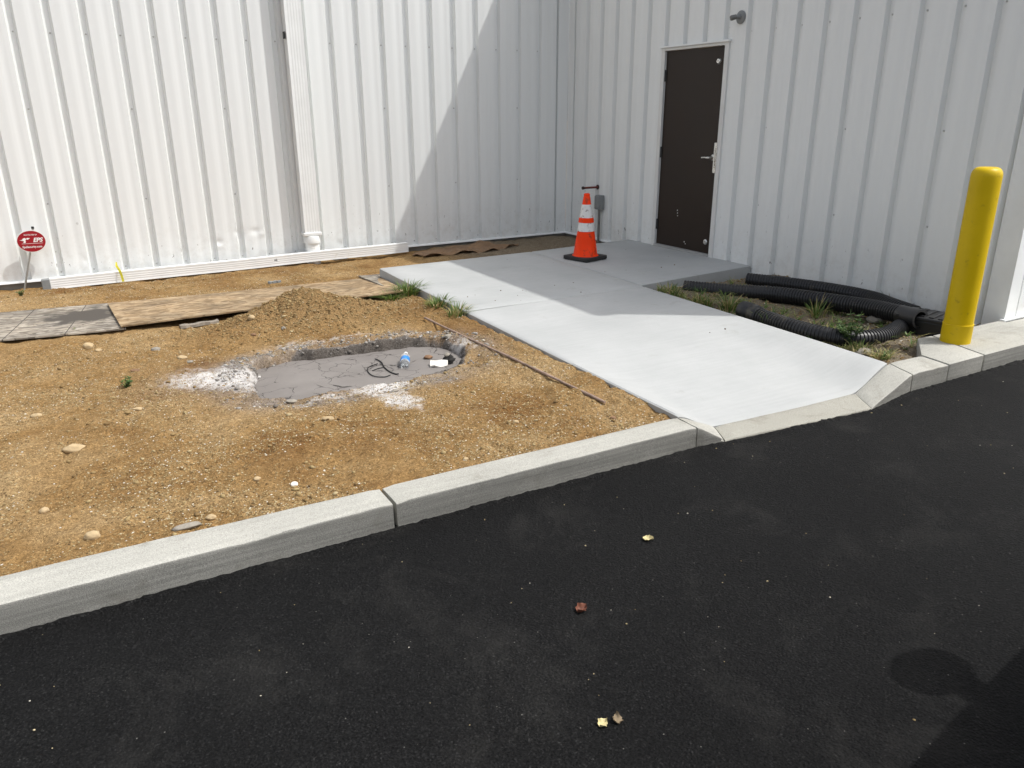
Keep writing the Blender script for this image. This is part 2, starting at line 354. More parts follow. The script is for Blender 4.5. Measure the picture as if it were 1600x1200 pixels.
def mat_dirt():
    m, n, l, b = new_mat('sandy_soil')
    v = objco(n, l)
    a = noise(n, l, v, 1.3, 7, 0.62, 0.3); g = noise(n, l, v, 95, 4, 0.7); k = noise(n, l, v, 330, 2, 0.6)
    r = ramp(n, [(0.34, (0.178, 0.092, 0.031)), (0.48, (0.272, 0.166, 0.066)), (0.66, (0.365, 0.250, 0.122))]); l.new(a, r.inputs[0])
    g2_ = noise(n, l, v, 42, 5, 0.72); gg = math_(n, l, 'ADD', math_(n, l, 'MULTIPLY', g, 0.55), math_(n, l, 'MULTIPLY', g2_, 0.45))
    gr = ramp(n, [(0.34, (0.36, 0.33, 0.31)), (0.47, (0.88, 0.87, 0.86)), (0.55, (1.1, 1.1, 1.1)), (0.66, (1.9, 2.0, 2.15))]); l.new(gg, gr.inputs[0])
    out = mixc(n, l, 1.0, r.outputs[0], gr.outputs[0], 'MULTIPLY')
    kr = ramp(n, [(0.3, (0.7, 0.7, 0.7)), (0.7, (1.3, 1.3, 1.3))]); l.new(k, kr.inputs[0])
    out = mixc(n, l, 1.0, out, kr.outputs[0], 'MULTIPLY')
    at1 = N(n, 'ShaderNodeAttribute', attribute_name='grey'); at2 = N(n, 'ShaderNodeAttribute', attribute_name='dust'); at3 = N(n, 'ShaderNodeAttribute', attribute_name='mound')
    greyc = mixc(n, l, 1.0, (0.20, 0.165, 0.118), gr.outputs[0], 'MULTIPLY')
    out = mixc(n, l, at1.outputs['Fac'], out, greyc)
    brown = mixc(n, l, 1.0, (0.268, 0.168, 0.074), gr.outputs[0], 'MULTIPLY')
    out = mixc(n, l, at3.outputs['Fac'], out, brown)
    slur = mixc(n, l, 1.0, (0.230, 0.207, 0.188), gr.outputs[0], 'MULTIPLY')
    at4 = N(n, 'ShaderNodeAttribute', attribute_name='slurry')
    out = mixc(n, l, at4.outputs['Fac'], out, slur)
    at5 = N(n, 'ShaderNodeAttribute', attribute_name='wet'); out = mixc(n, l, at5.outputs['Fac'], out, mixc(n, l, 1.0, (0.105, 0.092, 0.080), gr.outputs[0], 'MULTIPLY'))
    dn = noise(n, l, v, 15, 8, 0.75)
    df = math_(n, l, 'ADD', at2.outputs['Fac'], math_(n, l, 'MULTIPLY', math_(n, l, 'SUBTRACT', dn, 0.5), 2.0))
    dr = ramp(n, [(0.34, (0, 0, 0)), (0.85, (1, 1, 1))]); l.new(df, dr.inputs[0])
    dfac = math_(n, l, 'MULTIPLY', dr.outputs[0], math_(n, l, 'MULTIPLY', at2.outputs['Fac'], 2.2, True))
    out = mixc(n, l, dfac, out, (0.60, 0.575, 0.55))
    l.new(out, b.inputs['Base Color']); b.inputs['Roughness'].default_value = 0.95; b.inputs['Specular IOR Level'].default_value = 0.15
    vb = N(n, 'ShaderNodeTexVoronoi', Scale=120.0); l.new(v, vb.inputs['Vector'])
    p = bump(n, l, b, gg, 0.9, 0.022)
    bump(n, l, b, vb.outputs['Distance'], 0.5, 0.005, p)
    return m
M_DIRT = mat_dirt()

def mat_pebble():
    m, n, l, b = new_mat('mixed_gravel')
    a = N(n, 'ShaderNodeAttribute', attribute_name='tone')
    r = ramp(n, [(0.0, (0.09, 0.054, 0.022)), (0.35, (0.22, 0.142, 0.058)), (0.65, (0.34, 0.258, 0.125)), (0.90, (0.44, 0.37, 0.235)), (1.0, (0.56, 0.52, 0.44))]); l.new(a.outputs['Fac'], r.inputs[0])
    l.new(r.outputs[0], b.inputs['Base Color']); b.inputs['Roughness'].default_value = 0.85; b.inputs['Specular IOR Level'].default_value = 0.3
    return m
M_PEB = mat_pebble()

def mat_slurry():
    m, n, l, b = new_mat('drying_cement_slurry')
    v = objco(n, l, (1, 1, 0.0))
    d = N(n, 'ShaderNodeTexNoise', Scale=5.0, Detail=4.0); l.new(v, d.inputs['Vector'])
    vm = n.new('ShaderNodeVectorMath'); vm.operation = 'MULTIPLY_ADD'; l.new(d.outputs['Color'], vm.inputs[0]); vm.inputs[1].default_value = (.22, .22, 0); l.new(v, vm.inputs[2])
    vo = N(n, 'ShaderNodeTexVoronoi', Scale=7.5); vo.feature = 'DISTANCE_TO_EDGE'; l.new(vm.outputs[0], vo.inputs['Vector'])
    gate = noise(n, l, v, 3.1, 3, 0.5)
    wid = math_(n, l, 'MULTIPLY', math_(n, l, 'SUBTRACT', gate, 0.44, True), 0.11)
    cr = math_(n, l, 'LESS_THAN', vo.outputs['Distance'], wid)
    t = noise(n, l, v, 2.2, 5, 0.6); r = ramp(n, [(0.3, (0.165, 0.150, 0.138)), (0.7, (0.228, 0.209, 0.193))]); l.new(t, r.inputs[0])
    bl = noise(n, l, objco(n, l, (30, 44, 0)), 1.0, 3, 0.6); blr = ramp(n, [(0.76, (0, 0, 0)), (0.79, (1, 1, 1))]); l.new(bl, blr.inputs[0])
    out = mixc(n, l, blr.outputs[0], r.outputs[0], (0.07, 0.06, 0.055))
    out = mixc(n, l, cr, out, (0.035, 0.03, 0.027))
    l.new(out, b.inputs['Base Color']); b.inputs['Roughness'].default_value = 0.62; b.inputs['Specular IOR Level'].default_value = 0.3
    inv = math_(n, l, 'SUBTRACT', 1.0, cr); p = bump(n, l, b, inv, 0.6, 0.006)
    bump(n, l, b, noise(n, l, v, 40, 4, 0.6), 0.25, 0.003, p)
    return m
M_SLURRY = mat_slurry()

def mat_grass(name, cols):
    m, n, l, b = new_mat(name)
    a = N(n, 'ShaderNodeAttribute', attribute_name='tone')
    r = ramp(n, [(i / (len(cols) - 1), c) for i, c in enumerate(cols)]); l.new(a.outputs['Fac'], r.inputs[0])
    l.new(r.outputs[0], b.inputs['Base Color']); b.inputs['Roughness'].default_value = 0.55
    tr = n.new('ShaderNodeBsdfTranslucent'); l.new(r.outputs[0], tr.inputs['Color'])
    mx = n.new('ShaderNodeMixShader'); mx.inputs[0].default_value = 0.3
    l.new(b.outputs[0], mx.inputs[1]); l.new(tr.outputs[0], mx.inputs[2]); l.new(mx.outputs[0], n['Material Output'].inputs['Surface'])
    return m
M_GRASS = mat_grass('grass_blades', [(0.055, 0.11, 0.018), (0.10, 0.175, 0.03), (0.17, 0.23, 0.055), (0.38, 0.31, 0.14)])
M_WEED = mat_grass('weed_leaves', [(0.03, 0.07, 0.014), (0.06, 0.12, 0.025), (0.13, 0.19, 0.04)])

def mat_glass_plastic():
    m, n, l, b = new_mat('clear_bottle_plastic')
    b.inputs['Base Color'].default_value = (0.93, 0.96, 0.97, 1); b.inputs['Roughness'].default_value = 0.12
    b.inputs['Transmission Weight'].default_value = 0.85; b.inputs['IOR'].default_value = 1.25
    return m
M_CLEAR = mat_glass_plastic()
M_BLUE = plain('blue_bottle_label', (0.03, 0.22, 0.62), 0.4, 0, 0.2, 60)
M_BOTCAP = plain('white_bottle_cap', (0.78, 0.78, 0.76), 0.4)
M_PAPER = plain('white_paper_packet', (0.70, 0.67, 0.61), 0.75, 0, 0.08, 40, 0.4, 60, 0.004)

# ------------------------------------------------------------------ ground heights
Z_SLAB = 0.083; Z_ASPH = -0.035
PIT = [(390, 592), (400, 566), (465, 549), (560, 537), (640, 527), (700, 532), (727, 545), (725, 568), (695, 579), (640, 590), (560, 604), (480, 620), (405, 620)]
PITW = [at(x, y, 0.02) for x, y in PIT]
_pc = (sum(q.x for q in PITW) / len(PITW), sum(q.y for q in PITW) / len(PITW))
def pit_sd(x, y):
    """signed distance to the pit's rim, positive inside"""
    x = np.asarray(x, float); y = np.asarray(y, float)
    dmin = np.full(np.broadcast(x, y).shape, 1e9); ins = np.zeros(dmin.shape, bool); n = len(PITW)
    for i in range(n):
        a, b = PITW[i], PITW[(i + 1) % n]
        ex, ey = b.x - a.x, b.y - a.y
        t = np.clip(((x - a.x) * ex + (y - a.y) * ey) / (ex * ex + ey * ey), 0, 1)
        dmin = np.minimum(dmin, np.hypot(x - a.x - t * ex, y - a.y - t * ey))
        c = ((a.y > y) != (b.y > y)); xi = a.x + (y - a.y) / (ey if abs(ey) > 1e-9 else 1e-9) * ex
        ins ^= c & (x < xi)
    return np.where(ins, dmin, -dmin)
def gauss(x, y, cx, cy, sx, sy, rot=0.0):
    c, s = math.cos(rot), math.sin(rot); dx = x - cx; dy = y - cy
    return np.exp(-(((dx * c + dy * s) / sx) ** 2 + ((-dx * s + dy * c) / sy) ** 2))
MOUND = [(-4.56, -2.92, 0.30, 0.28, 0.165, 0.0), (-4.30, -2.93, 0.34, 0.26, 0.085, 0.0), (-4.98, -3.02, 0.36, 0.22, 0.085, 0.1), (-3.98, -3.10, 0.40, 0.30, 0.05, 0.0), (-4.6, -3.25, 0.5, 0.25, 0.045, 0)]
def ground_z(x, y, detail=True):
    x = np.asarray(x, float); y = np.asarray(y, float)
    z = np.interp(-y, [-1, 0, 0.6, 1.5, 2.6, 4.5, 6.2, 9], [-0.085, -0.08, -0.07, -0.035, -0.01, 0.02, 0.05, 0.055])
    # bed of weeds beside the walkway
    bed = sst(-1.9, -1.5, x) * sst(-3.2, -3.6, y)
    z = z * (1 - bed) + bed * (-0.005 + 0.02 * sst(-5.4, -6.1, y) + 0.058 * (1 - sst(-3.8, -4.9, y)))
    z = z + 0.03 * sst(-3.0, -2.0, x) * sst(-1.4, -0.6, y)
    z = z + 0.034 * fbm(x, y, 0.9, 3, 3) + 0.036 * fbm(x, y, 4.0, 3, 9)
    mnd = sum(h * gauss(x, y, cx, cy, sx, sy, r) for cx, cy, sx, sy, h, r in MOUND)
    z = z + mnd * (1 + 0.35 * fbm(x, y, 6.0, 3, 21))
    if detail:
        dd = fbm(x, y, 7.0, 4, 61); z = z + 0.026 * fbm(x, y, 13.0, 3, 31) - 0.09 * np.clip(dd - 0.11, 0, 1) + 0.013 * fbm(x, y, 34.0, 2, 41) * (1 + 2.0 * np.clip(mnd * 8, 0, 1))
    sd = pit_sd(x + 0.11 * fbm(x, y, 5, 4, 77), y + 0.15 * fbm(x, y, 5, 4, 78))
    rim = np.exp(-((sd + 0.07) / 0.09) ** 2)
    z = z + rim * (0.018 * sst(-4.9, -4.0, y) - 0.012 * sst(-4.3, -4.9, y) + 0.035 * fbm(x, y, 16, 3, 55))
    z = z - sst(-0.005, 0.055, sd) * 0.115
    z = z + 0.032 * sst(-3.85, -3.45, x) * sst(-1.5, -2.2, y) * (1 - sst(-3.4, -3.3, x)) * (1 - sst(-5.6, -6.2, y))
    # kept below the paving and kerbs it runs under
    under = sst(-3.46, -3.34, x) * sst(-1.45, -1.70, y) * (1 - sst(-1.72, -1.60, x) * sst(-3.72, -3.80, y))
    z = z - under * 0.10
    return z
def GZ(x, y): return float(ground_z(np.array([x]), np.array([y]))[0])
def on_ground(px, py):
    """where the pixel's sight line meets the soil"""
    z = 0.0
    for _ in range(12):
        q = at(px, py, z); z = 0.5 * z + 0.5 * GZ(q.x, q.y)
    return at(px, py, z)

# ------------------------------------------------------------------ setting: ground
me = mesh('ground', [(-150, -150, -0.6), (150, -150, -0.6), (150, 150, -0.6), (-150, 150, -0.6)], [(0, 1, 2, 3)], M_DIRT)
struct(link('ground', me))
# asphalt road
xs = np.concatenate([np.linspace(-120, -12, 20), np.linspace(-11, 5, 161)[0:], np.linspace(6, 120, 20)])
ys = np.concatenate([np.linspace(-120, -13, 16), np.linspace(-12, -6.40, 57)])
X, Y = np.meshgrid(xs, ys)
Zr = Z_ASPH + 0.006 * fbm(X, Y, 0.7, 3, 5) - 0.0 * X
vv = np.stack([X, Y, Zr], -1).reshape(-1, 3); nx = len(xs)
ff = [(j * nx + i, j * nx + i + 1, (j + 1) * nx + i + 1, (j + 1) * nx + i) for j in range(len(ys) - 1) for i in range(nx - 1)]
road = struct(link('asphalt_road', mesh('asphalt_road', vv, ff, M_ASPH, True)))

# soil sheet
gx = np.concatenate([np.linspace(-40, -9.0, 24)[:-1], np.arange(-9.0, -7.0, 0.03), np.arange(-7.0, -3.2, 0.013), np.arange(-3.2, -1.75, 0.03), np.arange(-1.75, 0.06, 0.016)])
gy = np.concatenate([np.arange(-6.36, -2.2, 0.014), np.arange(-2.2, 0.09, 0.02)])
X, Y = np.meshgrid(gx, gy); Zg = ground_z(X, Y)
nx, ny = len(gx), len(gy)
vv = np.stack([X, Y, Zg], -1).reshape(-1, 3)
idx = np.arange(nx * ny).reshape(ny, nx)
quads = np.stack([idx[:-1, :-1], idx[:-1, 1:], idx[1:, 1:], idx[1:, :-1]], -1).reshape(-1, 4)
me = bpy.data.meshes.new('soil')
me.vertices.add(len(vv)); me.vertices.foreach_set('co', vv.ravel())
me.loops.add(quads.size); me.loops.foreach_set('vertex_index', quads.ravel().astype(np.int32))
me.polygons.add(len(quads)); me.polygons.foreach_set('loop_start', np.arange(0, quads.size, 4, dtype=np.int32)); me.polygons.foreach_set('loop_total', np.full(len(quads), 4, np.int32))
me.update(calc_edges=True); me.validate(); me.polygons.foreach_set('use_smooth', [True] * len(quads)); me.materials.append(M_DIRT)
def attr(me, name, data):
    a = me.attributes.new(name, 'FLOAT', 'POINT'); a.data.foreach_set('value', np.asarray(data, np.float32).ravel())
grey = np.clip(sst(-1.9, -1.5, X) * sst(-3.2, -3.6, Y) + sst(-2.6, -1.6, X) * sst(-1.8, -1.2, Y) * 0.9, 0, 1)
attr(me, 'grey', grey)
sdv = pit_sd(X, Y)
def dspot(px, py, sx, sy, rot=0.0):
    q = at(px, py, 0.02); return gauss(X, Y, q.x, q.y, sx, sy, rot)
dust = 0.82 * dspot(325, 588, 0.32, 0.21) + 0.50 * dspot(375, 600, 0.16, 0.25) + 0.85 * dspot(605, 602, 0.20, 0.14) + 0.95 * dspot(628, 630, 0.12, 0.23, 0.1) \
    + 0.42 * dspot(440, 540, 0.26, 0.16) + 0.45 * dspot(540, 524, 0.34, 0.13) + 0.45 * dspot(640, 522, 0.2, 0.10) + 0.6 * dspot(722, 540, 0.12, 0.14) + 0.12 * np.exp(-((sdv + 0.05) / 0.07) ** 2) \
    + 0.45 * dspot(490, 624, 0.24, 0.05)
attr(me, 'dust', np.clip(dust, 0, 1.1))
attr(me, 'slurry', np.clip(np.exp(-((sdv + 0.10) / 0.15) ** 2) * (0.55 + 1.3 * fbm(X, Y, 5, 4, 123)) + (sdv > 0) + 0.4 * dspot(340, 590, 0.4, 0.3), 0, 1))
attr(me, 'wet', sst(-0.015, 0.03, sdv))
attr(me, 'mound', np.clip(sum(h * gauss(X, Y, cx, cy, sx, sy, r) for cx, cy, sx, sy, h, r in MOUND) * 9, 0, 1))
soil = struct(link('soil', me))

# ------------------------------------------------------------------ paving
paving = struct(empty('walkway', (-2.4, -3.9, 0)))
def slab_mesh(name, corners, zfun, nu, nv, thick=0.13, bev=0.008, bow=None):
    """slab with a rounded edge; corners run anticlockwise from (u0,v0)"""
    c = [Vector((x, y)) for x, y in corners]
    def P(u, v): return (c[0] * (1 - u) + c[1] * u) * (1 - v) + (c[3] * (1 - u) + c[2] * u) * v
    us = [0.0] + list(np.linspace(0.006, 0.994, nu)) + [1.0]; vs_ = [0.0] + list(np.linspace(0.006, 0.994, nv)) + [1.0]
    V = []; Fq = []; W = len(us)
    for v in vs_:
        for u in us:
            q = P(u, v)
            if bow: q = Vector((q.x, q.y - bow(q.x) * max(0.0, 1 - v * 2.2) ** 2))
            e = (u in (0.0, 1.0)) or (v in (0.0, 1.0))
            V.append((q.x, q.y, zfun(q.x, q.y) - (bev if e else 0)))
    for j in range(len(vs_) - 1):
        for i in range(W - 1): Fq.append((j * W + i, j * W + i + 1, (j + 1) * W + i + 1, (j + 1) * W + i))
    ring = [i for i in range(W)] + [j * W + W - 1 for j in range(1, len(vs_))] + [(len(vs_) - 1) * W + i for i in range(W - 2, -1, -1)] + [j * W for j in range(len(vs_) - 2, 0, -1)]
    base = len(V); V += [(V[i][0], V[i][1], V[i][2] - thick) for i in ring]; R = len(ring)
    for k in range(R): Fq.append((ring[(k + 1) % R], ring[k], base + k, base + (k + 1) % R))
    o = link(name, mesh(name, V, Fq, M_SLAB, True, 38), paving, -paving.location); return o
def ramp_z(x, y):
    w = float(sst(-3.475, -3.20, x) * (1 - sst(-2.14, -1.66, x)))
    v = float(sst(-5.05, -6.33, y)) * 0.55 + 0.45 * float(np.clip((-y - 5.05) / 1.28, 0, 1))
    return Z_SLAB - 0.101 * w * v + 0.003 * math.sin(x * 3.1 + y)
flat_z = lambda x, y: Z_SLAB + 0.0025 * math.sin(x * 2.3) * math.sin(y * 1.9)
def P2(px, py, z=Z_SLAB): q = at(px, py, z); return (q.x, q.y)
A0 = (-3.373, -1.616); A1 = (-1.522, -1.566); A2 = (-1.572, -3.697); A3 = (-3.415, -3.697)
slab_mesh('concrete_slab', [A3, A2, A1, A0], flat_z, 14, 14)
slab_mesh('concrete_slab', [(-3.463, -6.318), (-1.690, -6.288), (-1.573, -3.711), (-3.415, -3.711)], ramp_z, 46, 60, bow=lambda x: float(np.interp(x, [-3.463, -3.21, -2.6, -2.1, -1.95, -1.69], [0.004, 0.026, 0.064, 0.084, 0.058, 0.007])))
slab_mesh('concrete_slab', [(-1.558, -3.640), (0.02, -3.475), (0.02, -1.43), (-1.508, -1.566)], flat_z, 12, 12)

M_JOINT = plain('dark_joint_filler', (0.045, 0.043, 0.04), 0.9, 0, 0.2, 20)
for (xa, ya), (xb, yb), hw in (((-3.413, -3.704), (-1.572, -3.704), 0.007), ((-1.565, -3.66), (-1.515, -1.57), 0.007)):
    d_ = Vector((xb - xa, yb - ya, 0)).normalized(); n_s = Vector((-d_.y, d_.x, 0)) * (hw + 0.004)
    V = [(xa, ya), (xb, yb)]; q_ = [(xa - n_s.x, ya - n_s.y), (xb - n_s.x, yb - n_s.y), (xb + n_s.x, yb + n_s.y), (xa + n_s.x, ya + n_s.y)]
    b = MB(); b.prism(q_, Z_SLAB - 0.09, Z_SLAB - 0.016); b.build('joint_filler', M_JOINT, paving, loc=-paving.location)
# kerb: each stone an object of its own
kerb = struct(empty('kerb', (-3.5, -6.45, 0)))
def kerb_stone(stations, mat=M_KERB, nseg=None, seed=0, zbot=-0.30, rf=0.009):
    """stations: (front x, front y, back x, back y, top z); swept from first to last"""
    S = [np.array(s, float) for s in stations]
    Ls = np.cumsum([0] + [math.hypot(b[0] - a[0], b[1] - a[1]) for a, b in zip(S, S[1:])]); tot = Ls[-1]
    nseg = nseg or max(6, int(tot / 0.05))
    rows = []
    for i in range(nseg + 1):
        t = i / nseg * tot
        s = np.array([np.interp(t, Ls, [q[k] for q in S]) for k in range(5)])
        fx, fy, bx, by, zt = s; wv = np.array([bx - fx, by - fy]); wl_ = np.hypot(*wv)
        prof = []  # (along width 0..1, z)
        prof.append((-0.006, zbot)); prof.append((-0.004 / wl_, Z_ASPH - 0.01))
        for zz in (0.35, 0.7): prof.append((0.0, Z_ASPH + (zt - rf - Z_ASPH) * zz))
        for k in range(5):
            a = k / 4 * math.pi / 2; prof.append(((rf - rf * math.cos(a)) / wl_, zt - rf + rf * math.sin(a)))
        for q in (0.25, 0.5, 0.75, 0.95): prof.append((q, zt))
        prof.append((1.0, zt - 0.006)); prof.append((1.0, zbot))
        endf = 0.006 if i in (0, nseg) else 0.0
        row = []
        for j, (w, z) in enumerate(prof):
            px_, py_ = fx + wv[0] * w, fy + wv[1] * w
            nz = 0.0045 * float(fbm(np.array([px_ * 1.0 + w * 3]), np.array([z * 3 + w * 2 + seed]), 7, 3, seed)[0])
            chip = 0.0
            if 4 <= j <= 8: chip = 0.010 * max(0, float(fbm(np.array([px_]), np.array([py_ + seed]), 11, 3, seed + 5)[0]) - 0.14) * 5
            if 3 <= j <= 9: chip += 0.009 * math.exp(-((px_ + 5.68) / 0.16) ** 2) * max(0, 0.55 + 1.6 * float(fbm(np.array([px_]), np.array([w * 2 + 3.1]), 22, 3, 77)[0]))
            inw = endf
            row.append((px_, py_ + (0.5 * nz if j < 5 else 0) + chip * 0.5, z + (nz if 4 <= j <= 13 else 0) - chip - (inw if 4 <= j <= 13 else 0)))
        rows.append(row)
    m = len(rows[0]); V = [q for r in rows for q in r]; Fq = []
    for i in range(nseg):
        for j in range(m - 1): Fq.append((i * m + j, (i + 1) * m + j, (i + 1) * m + j + 1, i * m + j + 1))
    Fq.append(tuple(range(m))); Fq.append(tuple(range(nseg * m + m - 1, nseg * m - 1, -1)))
    me = mesh('kerb_stone', V, Fq, mat)
    bm = bmesh.new(); bm.from_mesh(me); bmesh.ops.recalc_face_normals(bm, faces=bm.faces); bm.to_mesh(me); bm.free()
    me.materials.append(M_KERB_SHADE); me.polygons.foreach_set('material_index', [1 if (p.normal.y < -0.75 and mat is M_KERB) else 0 for p in me.polygons])  # street-facing faces take the granite with shade in its colour
    me.polygons.foreach_set('use_smooth', [True] * len(me.polygons)); me.set_sharp_from_angle(angle=math.radians(36))
    return link('kerb_stone', me, kerb, -kerb.location)
ZT = Z_SLAB
kerb_stone([(-13.0, -6.47, -13.0, -6.24, ZT), (-8.83, -6.475, -8.83, -6.262, ZT)], seed=1)
kerb_stone([(-8.815, -6.475, -8.815, -6.262, ZT), (-6.4, -6.477, -6.4, -6.272, ZT), (-5.129, -6.473, -5.129, -6.308, ZT)], seed=2)
kerb_stone([(-5.112, -6.471, -5.114, -6.306, ZT), (-3.482, -6.490, -3.478, -6.326, ZT)], seed=3)
kerb_stone([(-3.474, -6.490, -3.470, -6.330, ZT), (-3.30, -6.512, -3.215, -6.345, -0.018)], seed=4, nseg=8)
kerb_stone([(-3.296, -6.515, -3.21, -6.345, -0.018), (-2.7, -6.565, -2.6, -6.372, -0.020), (-2.235, -6.605, -2.100, -6.385, -0.018)], M_KERBF, seed=5, rf=0.01)
kerb_stone([(-2.230, -6.604, -2.095, -6.385, -0.018), (-1.765, -6.522, -1.683, -6.300, ZT)], seed=6, nseg=12)
kerb_stone([(-1.752, -6.521, -1.672, -6.300, ZT), (-1.393, -6.520, -1.362, -6.312, ZT)], seed=7)
def kerb_block(poly):
    b = MB(); b.prism(poly, -0.30, ZT); o = b.build('kerb_stone', M_KERB, kerb, smooth=True, sharp=35, bevel=0.010, loc=-kerb.location); o.data.materials.append(M_KERB_SHADE); o.data.polygons.foreach_set('material_index', [1 if p.normal.y < -0.75 else 0 for p in o.data.polygons]); return o
kerb_block([(-1.379, -6.519), (-0.999, -6.516), (-0.955, -6.36), (-0.86, -6.055), (-1.005, -6.045), (-1.345, -6.300)])
kerb_block([(-0.985, -6.515), (2.2, -6.50), (2.2, -6.112), (-0.02, -6.112), (-0.02, -6.06), (-0.846, -6.055), (-0.941, -6.36)])
kerb_block([(2.215, -6.50), (6.0, -6.49), (6.0, -6.112), (2.215, -6.112)])
# ragged tar edge where the asphalt meets the kerb
path = [(-9.5, -6.477), (-6.4, -6.479), (-5.12, -6.474), (-3.48, -6.492), (-3.29, -6.518), (-2.7, -6.567), (-2.235, -6.607), (-1.76, -6.526), (-1.0, -6.522), (2.5, -6.505)]
L_ = np.cumsum([0] + [math.hypot(b[0] - a[0], b[1] - a[1]) for a, b in zip(path, path[1:])])
V = []; Fq = []; n_ = int(L_[-1] / 0.012)
for i in range(n_ + 1):
    t = i / n_ * L_[-1]; x = float(np.interp(t, L_, [q[0] for q in path])); y = float(np.interp(t, L_, [q[1] for q in path]))
    r1 = float(fbm(np.array([t]), np.array([0.3]), 9, 4, 3)[0]); r2 = float(fbm(np.array([t]), np.array([5.3]), 34, 3, 8, 0.8)[0])
    h = 0.007 + 0.008 * r1 + 0.014 * r2; h = max(h, 0.0); w = 0.026 + 0.03 * r2
    V += [(x, y + 0.012, Z_ASPH + h), (x, y - 0.006, Z_ASPH + h * 0.9), (x, y - w * 0.6, Z_ASPH + h * 0.45 + 0.002), (x, y - w, Z_ASPH - 0.004)]
for i in range(n_):
    for j in range(3): Fq.append((i * 4 + j, i * 4 + j + 1, (i + 1) * 4 + j + 1, (i + 1) * 4 + j))
link('tar_edge', mesh('tar_edge', V, Fq, M_ASPH, True), road)

# ------------------------------------------------------------------ buildings
PITCH_W = 0.3048; H_EAVE = 4.80
def panel_mesh(name, z0, z1, dents=()):
    GD, G0, G1 = 0.042, 0.022, 0.040
    prof = [(0.0, GD), (G0, GD), (G1, 0.0)]; FL = PITCH_W - 2 * G1
    for k in range(1, 24):
        u = G1 + FL * k / 24; s = k / 24
        d = -0.0028 * math.exp(-((s - .36) / .20) ** 2) + 0.0028 * math.exp(-((s - .66) / .13) ** 2) + 0.0005 * (math.exp(-((s - .46) / .022) ** 2) + math.exp(-((s - .74) / .022) ** 2))
        d *= math.sin(math.pi * s) ** 0.6
        prof.append((u, d))
    prof += [(PITCH_W - G1, 0.0), (PITCH_W - G0, GD), (PITCH_W, GD)]
    zs = [z0, z1] if not dents else sorted(set([z0, z1] + list(np.linspace(z0, 0.75, 44))))
    V = []; m = len(prof)
    for z in zs:
        for u, d in prof:
            dd = d
            for du, dz, su, sz, a in dents: dd += a * math.exp(-((u - du) / su) ** 2 - ((z - dz) / sz) ** 2)
            V.append((u, dd, z))
    F_ = [(j * m + i, j * m + i + 1, (j + 1) * m + i + 1, (j + 1) * m + i) for j in range(len(zs) - 1) for i in range(m - 1)]
    return mesh(name, V, F_, M_PANEL, True, 24)
ME_FULL = panel_mesh('wall_panel', 0.0, H_EAVE); ME_OVER = panel_mesh('wall_panel_over_door', 2.262, H_EAVE)
def screw_head(b, c, axis):
    b.lathe([(0.0085, 0), (0.0085, 0.0035), (0.006, 0.0065), (0.002, 0.008)], c, 8, axis)

# --- wing behind the yard (its wall runs along x)
wing = empty('metal_building', (-5, 0.1, 0))
tag(wing, 'long white ribbed metal building wing, sunlit, behind the dirt yard and downspout', 'building')
bx = lambda o: setattr(o, 'location', Vector(o.location) - wing.location) or o
x_first = -0.1547
DENT = {13: [(0.02, 0.30, 0.03, 0.05, 0.012), (0.16, 0.33, 0.05, 0.035, 0.010), (0.25, 0.29, 0.04, 0.02, -0.006)],
        14: [(0.275, 0.33, 0.03, 0.03, 0.012), (0.05, 0.24, 0.045, 0.03, 0.010), (0.06, 0.19, 0.05, 0.02, -0.006)],
        10: [(0.24, 0.10, 0.04, 0.04, 0.008)], 19: [(0.24, 0.16, 0.03, 0.03, 0.006)]}
scr = MB()
for k in range(-1, 46):
    xg = x_first - PITCH_W * (k + 1)            # left groove centre of this strip
    me = panel_mesh('wall_panel', 0.0, H_EAVE, DENT[k]) if k in DENT else ME_FULL
    if k == -1:
        b = MB(); b.box(x_first - 0.004, -0.002, 0.0005, 0.07, 0, H_EAVE); bx(b.build('corner_strip', M_PANEL, wing)); continue
    bx(link('wall_panel', me, wing, (xg, 0, 0)))
    for z in (0.055, 2.341, 4.4): screw_head(scr, (xg + 0.003, 0.0415, z), (0, -1, 0))
    if k % 3 == 1:
        for z in (0.75, 1.652, 3.3): screw_head(scr, (xg + 0.003, 0.0415, z), (0, -1, 0))
stuff(bx(scr.build('screws', M_SCREW, wing, smooth=True)))
b = MB(); b.add([(-14.3, 0.034, 0.012), (-14.3, -0.018, 0.004), (-14.3, -0.022, -0.012), (0, 0.034, 0.012), (0, -0.018, 0.004), (0, -0.022, -0.012), (-14.3, -0.004, -0.014), (0, -0.004, -0.014)],
               [(0, 3, 4, 1), (1, 4, 5, 2), (2, 5, 7, 6)]); bx(b.build('base_flashing', M_TRIM, wing))
b = MB(); b.box(-14.3, 0.2, 0.022, 0.3, -0.55, 0.0); bx(b.build('foundation', M_FOUND, wing))
b = MB(); b.box(-14.3, -0.13, -0.10, 0.06, H_EAVE - 0.02, H_EAVE + 0.14); bx(b.build('eave_gutter', M_TRIM, wing, bevel=0.01))
b = MB(); b.add([(-14.3, 0.061, H_EAVE + 0.14), (6.0, 0.061, H_EAVE + 0.14), (6.0, 9, H_EAVE + 1.2), (-14.3, 9, H_EAVE + 1.2)], [(0, 1, 2, 3)]); bx(b.build('roof', M_TRIM, wing))
b = MB(); b.add([(-14.29, 0.035, 0), (-14.29, 9, 0), (-14.29, 9, H_EAVE + 1.1), (-14.29, 0.035, H_EAVE + .1)], [(0, 1, 2, 3)]); bx(b.build('end_wall', M_PANEL, wing))

